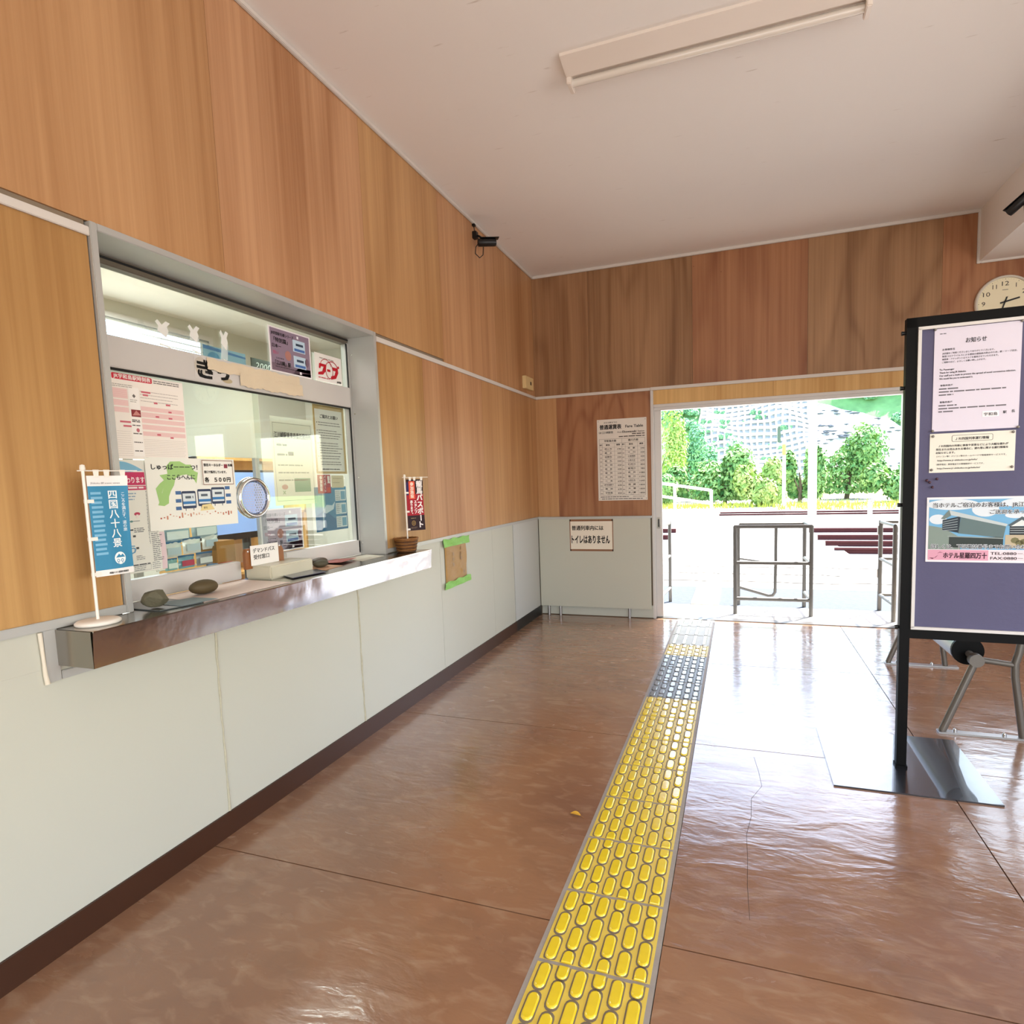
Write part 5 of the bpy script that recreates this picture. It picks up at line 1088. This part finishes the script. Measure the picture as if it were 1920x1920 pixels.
# ------------------------------------------------------------------ outside: poles, railing
WPL = mat('pale_pole', 'DEDCD6', .7)
u_ = thing('utility_pole', 'thick pale concrete pole standing behind the middle gate', 'pole', (3.92, 19.5, -.12))
part('shaft', MB().tube([(3.92, 19.5, -.12), (3.92, 19.5, 9)], [.125, .10], 16), WPL, u_); part('steel_band', MB().tube([(3.92, 19.5, 4.0), (3.92, 19.5, 4.06)], .128, 16), SILVER, u_)
u_ = thing('signal_pole', 'slim white pole with an orange band and a narrow dark plate', 'pole', (3.43, 24, -.15))
part('shaft', MB().tube([(3.43, 24, -.15), (3.43, 24, 2.6)], .062, 12), WPL, u_); part('orange_band', MB().tube([(3.43, 24, 1.95), (3.43, 24, 2.35)], .065, 12), mat('orange_band', 'E8A85A', .6), u_)
part('plate', MB().prism([(-.05, 0), (.07, 0), (.06, .5), (.03, .6), (-.03, .6), (-.06, .5)], (3.24, 23.9, 2.42), XP, ZP, YP, .03), mat('green_black_plate', '4F6650', .5), u_); part('plate_arm', MB().tube([(3.24, 23.93, 2.5), (3.43, 24, 2.5)], .015, 6), WPL, u_)
u_ = thing('marker_post', 'short white marker post beside the far rusty track', 'post', (5.46, 19.4, -.12)); part('stake', MB().bbox(5.40, 19.36, -.12, 5.52, 19.44, .33, .01), WPL, u_); part('cap', MB().bbox(5.39, 19.35, .33, 5.53, 19.45, .36, .005), SILVER, u_)
rl = thing('pipe_railing', 'white two rail pipe railing at the left beyond the tracks', 'railing', (-1.2, 24, -.12))
RP = mat('white_rail_paint', 'F0EEEA', .5)
a = Vector((-4.2, 24, 1.55)); b = Vector((.80, 24, .70))
for dz in (0, -.52): part('rail', MB().tube([a+Vector((0, 0, dz)), b+Vector((0, 0, dz))], .055, 10), RP, rl)
for k in (0, .24, .48, .72, 1.0):
    p = a.lerp(b, k); part('post', MB().tube([(p.x, 24, -.15), (p.x, 24, p.z+.02)], .06, 10), RP, rl)

# ------------------------------------------------------------------ outside: shrubs and trees
def leaf_mat(key, c0, c1):
    m = bpy.data.materials.new(key); m.use_nodes = True; nt = m.node_tree; b = nt.nodes['Principled BSDF']
    tc = nt.nodes.new('ShaderNodeTexCoord'); n = nt.nodes.new('ShaderNodeTexNoise'); n.inputs['Scale'].default_value = 3.2; n.inputs['Detail'].default_value = 4; nt.links.new(tc.outputs['Object'], n.inputs['Vector'])
    rg = nt.nodes.new('ShaderNodeMapRange'); rg.inputs['From Min'].default_value = .35; rg.inputs['From Max'].default_value = .65; nt.links.new(n.outputs[0], rg.inputs[0])
    mx = nt.nodes.new('ShaderNodeMix'); mx.data_type = 'RGBA'; mx.inputs[6].default_value = lin(c0); mx.inputs[7].default_value = lin(c1); nt.links.new(rg.outputs[0], mx.inputs[0])
    nt.links.new(mx.outputs[2], b.inputs['Base Color']); b.inputs['Roughness'].default_value = .6; b.inputs['Specular IOR Level'].default_value = .2; return m
LM = [leaf_mat('shrub_leaf', '4E8546', '9BBB6E'), leaf_mat('yellow_green_leaf', '7DA552', 'BFCF7C'), leaf_mat('blue_green_leaf', '5A9270', '92BC98')]
BARK = mat('bark', '6A5A48', .9)
def crown(seed, nblob, nleaf, s, sc3=(1, 1, 1)):
    r = random.Random(seed); mb = MB(); blobs = [(Vector((r.uniform(-.62, .62), r.uniform(-.5, .5), r.uniform(.12, .72))), r.uniform(.22, .40)) for _ in range(nblob)]
    vs = []; fs = []
    for i in range(nleaf):
        c, rad = r.choice(blobs); d0 = Vector((r.gauss(0, 1), r.gauss(0, 1), r.gauss(0, 1))).normalized(); p = c+d0*rad*r.uniform(.7, 1.03); d = Vector((d0.x/sc3[0], d0.y/sc3[1], d0.z/sc3[2])).normalized()
        if p.z < .02: continue
        p = Vector((p.x*sc3[0], p.y*sc3[1], p.z*sc3[2])); n = (d+Vector((r.uniform(-.7, .7), r.uniform(-.7, .7), r.uniform(-.2, .9)))).normalized(); x = n.cross(Vector((r.uniform(-1, 1), r.uniform(-1, 1), .3))).normalized(); y = n.cross(x); q = s*r.uniform(.6, 1.3)
        o = len(vs); vs += [p-x*q, p+y*q*.55, p+x*q, p-y*q*.55]; fs.append((o, o+1, o+2, o+3))
    mb.add(vs, fs); return mb
CRM = {}
def bush(name, label, x, y, w, h, z0=-.12, var=0, cat='shrub', leaf=0, group='shrubs beyond the tracks', trunk=.25, n=5200, ls=.052):
    k = (var, leaf, n)
    k = (var, leaf, round(w, 1), round(h, 1))
    if k not in CRM: CRM[k] = crown(40+var, 9+var, n, ls*2.1, (w, w*.8, h*.95)).mesh('foliage', LM[leaf])
    t = thing(name, label, cat, (x, y, z0), group)
    o = bpy.data.objects.new('foliage', CRM[k]); COL.objects.link(o); o.parent = t; o.location = (0, 0, h*trunk*.3)
    part('trunk', MB().tube([(0, 0, 0), (.05*w, 0, h*.25), (0, .05, h*.55)], [.06*h**.5, .05*h**.5, .02], 8), BARK, t, local=True)
    for s_ in (-1, 1): part('branch', MB().tube([(0, 0, h*.2), (s_*w*.25, 0, h*.5)], [.03*h**.5, .012], 6), BARK, t, local=True)
    return t
SHR = (('low green shrub behind the white pipe railing', -.25, 1.6, 1.9, 0, 0, 31), ('tall rounded shrub left of the slim white pole', 1.2, 1.75, 2.9, 1, 0, 28.2), ('yellowish shrub just left of the slim white pole', 2.75, 1.3, 2.25, 2, 1, 26.2),
    ('narrow shrub between the slim pole and the thick pole', 4.35, 1.1, 2.5, 0, 0, 29), ('biggest dark green shrub right of the thick pole', 6.2, 1.95, 3.45, 1, 0, 31.5), ('lower shrub at the right end beside the notice board', 8.1, 1.6, 2.0, 2, 0, 28.2),
    ('far right shrub half hidden by the notice board', 10.4, 1.7, 2.6, 0, 0, 31.5), ('low bush at the left edge behind the railing post', -2.0, 1.5, 1.7, 1, 0, 27.5))
for lb, x, w, h, va, lf_, y in SHR:
    k = y/28.2; bush('shrub', lb, 1.82+(x-1.82)*k, y, w*k, h*k, var=va, leaf=lf_)
for i, (x, y, w, h, lf_) in enumerate(((-3.3, 40, 2.2, 6.0, 1), (-1.6, 44, 1.9, 5.2, 2), (-8.0, 42, 2.6, 7.5, 1), (.6, 48, 2.0, 3.8, 2))):
    bush('tree', ('light green tree highest at the left edge of the doorway view', 'blue green tree right of the tallest light green one', 'light green tree farther left, hidden by the jamb', 'low blue green tree before the lattice slope')[i], x, y, w, h, -.15, i % 3, 'tree', lf_, 'trees at the foot of the hillside', .5)
gs = MB(); rr = random.Random(77)
for i in range(5200):
    x = rr.uniform(-9, 16); y = rr.uniform(24.6, 27.2) if x < 3.2 else rr.uniform(22.6, 27.2); hgt = rr.uniform(.10, .34); w_ = rr.uniform(.02, .05); a_ = rr.uniform(0, 3.14); dx, dy = w_*math.cos(a_), w_*math.sin(a_); lx, ly = rr.uniform(-.1, .1), rr.uniform(-.1, .1)
    o = len(gs.v); gs.add([(x-dx, y-dy, -.13), (x+dx, y+dy, -.13), (x+lx, y+ly, hgt-.12)], [(0, 1, 2)])
top('grass_verge', gs, mat('yellow_grass', 'A8B54E', .8, 0, .2), 'yellow green weeds along the foot of the shrubs', 'grass', kind='stuff')

# ------------------------------------------------------------------ outside: reinforced hillside
def slope(x, s):
    """hillside surface: s metres up the slope from its foot"""
    y = 90+s*.72+3.5*math.sin(x*.11+.6)+.03*(x-4)**2*.12; z = 1.6+s*.70+.35*math.sin(x*.55+s*.3)+.25*math.sin(x*.23-s*.5)
    return Vector((x, y, z))
hl = top('hillside', MB().add([slope(-70+150*i/60, 36*j/40)[:] for j in range(41) for i in range(61)], [(j*61+i, j*61+i+1, (j+1)*61+i+1, (j+1)*61+i) for j in range(40) for i in range(60)], 0, True),
         mat('mountain_green', '6E9A62', .95, 0, .2, .8, 1.2, .4, .8), 'steep hillside beyond the yard, its slope reinforced with concrete', 'hillside', kind='structure')
MO = mat('mortar_face', '9DA3A8', .95, 0, .2, .6, 1.6, .2, 1.2); WB = mat('lattice_concrete', 'E0E0DC', .8); SHC = mat('shotcrete', 'CFCDC8', .9, 0, .3, 1.0, .9, .18, 2.2)
off = Vector((0, -.35, .30))
part('mortar_face', MB().add([(slope(-4+16.2*i/40, -2+30*j/30)+off*.4)[:] for j in range(31) for i in range(41)], [(j*41+i, j*41+i+1, (j+1)*41+i+1, (j+1)*41+i) for j in range(30) for i in range(40)], 0, True), MO, hl)
nC, nR = 17, 22
for c in range(nC+1):
    x = -4+16.2*c/nC; mb = MB(); pts = [slope(x+.12*math.sin(s*.9+c), -2+s)+off for s in range(0, 29)]
    for p, q in zip(pts, pts[1:]): mb.bar(p, q+(q-p)*.04, .26, .34, (0, -.7, .7))
    part('lattice_beam', mb, WB, hl)
for j in range(nR+1):
    s = -2+28*j/nR; mb = MB(); pts = [slope(-4+16.2*i/20, s+.22*math.sin(i*.8+j*.7))+off for i in range(21)]
    for p, q in zip(pts, pts[1:]): mb.bar(p, q+(q-p)*.03, .34, .30, (0, -.7, .7))
    part('lattice_beam', mb, WB, hl)
def edge(j): return 24.5-.035*max(0, j-4)**2*1.0
nn = 30
vs = []
for j in range(nn+1):
    s = -2+26*j/nn; xr_ = 26-.028*max(0, s-1.5)**2*2.6
    for i in range(31): vs.append((slope(12.2+(max(12.6, xr_)-12.2)*i/30, s)+off*.8+Vector((0, 0, .15*math.sin(i*1.3+j*2.1))))[:])
part('shotcrete_face', MB().add(vs, [(j*31+i, j*31+i+1, (j+1)*31+i+1, (j+1)*31+i) for j in range(nn) for i in range(30)], 0, True), SHC, hl)
rr = random.Random(12)
for i in range(120):
    x = rr.uniform(12.6, 23); s = rr.uniform(0, 18)
    if x > 26-.028*max(0, s-1.5)**2*2.6-.6: continue
    p = slope(x, s)+off*.8+Vector((0, -.15, .15)); w_ = rr.uniform(.25, .8)
    part('stained_ledge', MB().rock(p[:], (w_, .14, .08+.08*rr.random()), i, 1, .3), mat('ledge_stain', '545A64', .95), hl)
TUFT = crown(71, 8, 900, .13).mesh('grass_tuft', LM[2])
for i in range(26):
    x = rr.uniform(-4, 12); s = rr.uniform(0, 16); k = rr.random()
    if i < 14: x = rr.uniform(-4.5, 3); s = rr.uniform(0, 12)
    o = bpy.data.objects.new('grass_tuft', TUFT); COL.objects.link(o); o.parent = hl; o.location = slope(x, s)+off; q = rr.uniform(.35, .9); o.scale = (q*1.3, q*.6, q)
CRM[(9, 2, 1800)] = crown(61, 12, 1800, .09).mesh('foliage', LM[2])
for i in range(120):
    x = rr.uniform(14, 60); s = rr.uniform(0, 34)
    if i < 34: x = rr.uniform(-30, -4); s = rr.uniform(0, 26)
    elif x < 26.5-.028*max(0, s-1.5)**2*2.6+1.2: continue
    o = bpy.data.objects.new('tree_crown', CRM[(9, 2, 1800)]); COL.objects.link(o); o.parent = hl; o.location = slope(x, s); q = rr.uniform(1.2, 2.3); o.scale = (q, q, q*1.1); o.rotation_euler.z = rr.uniform(0, 6)
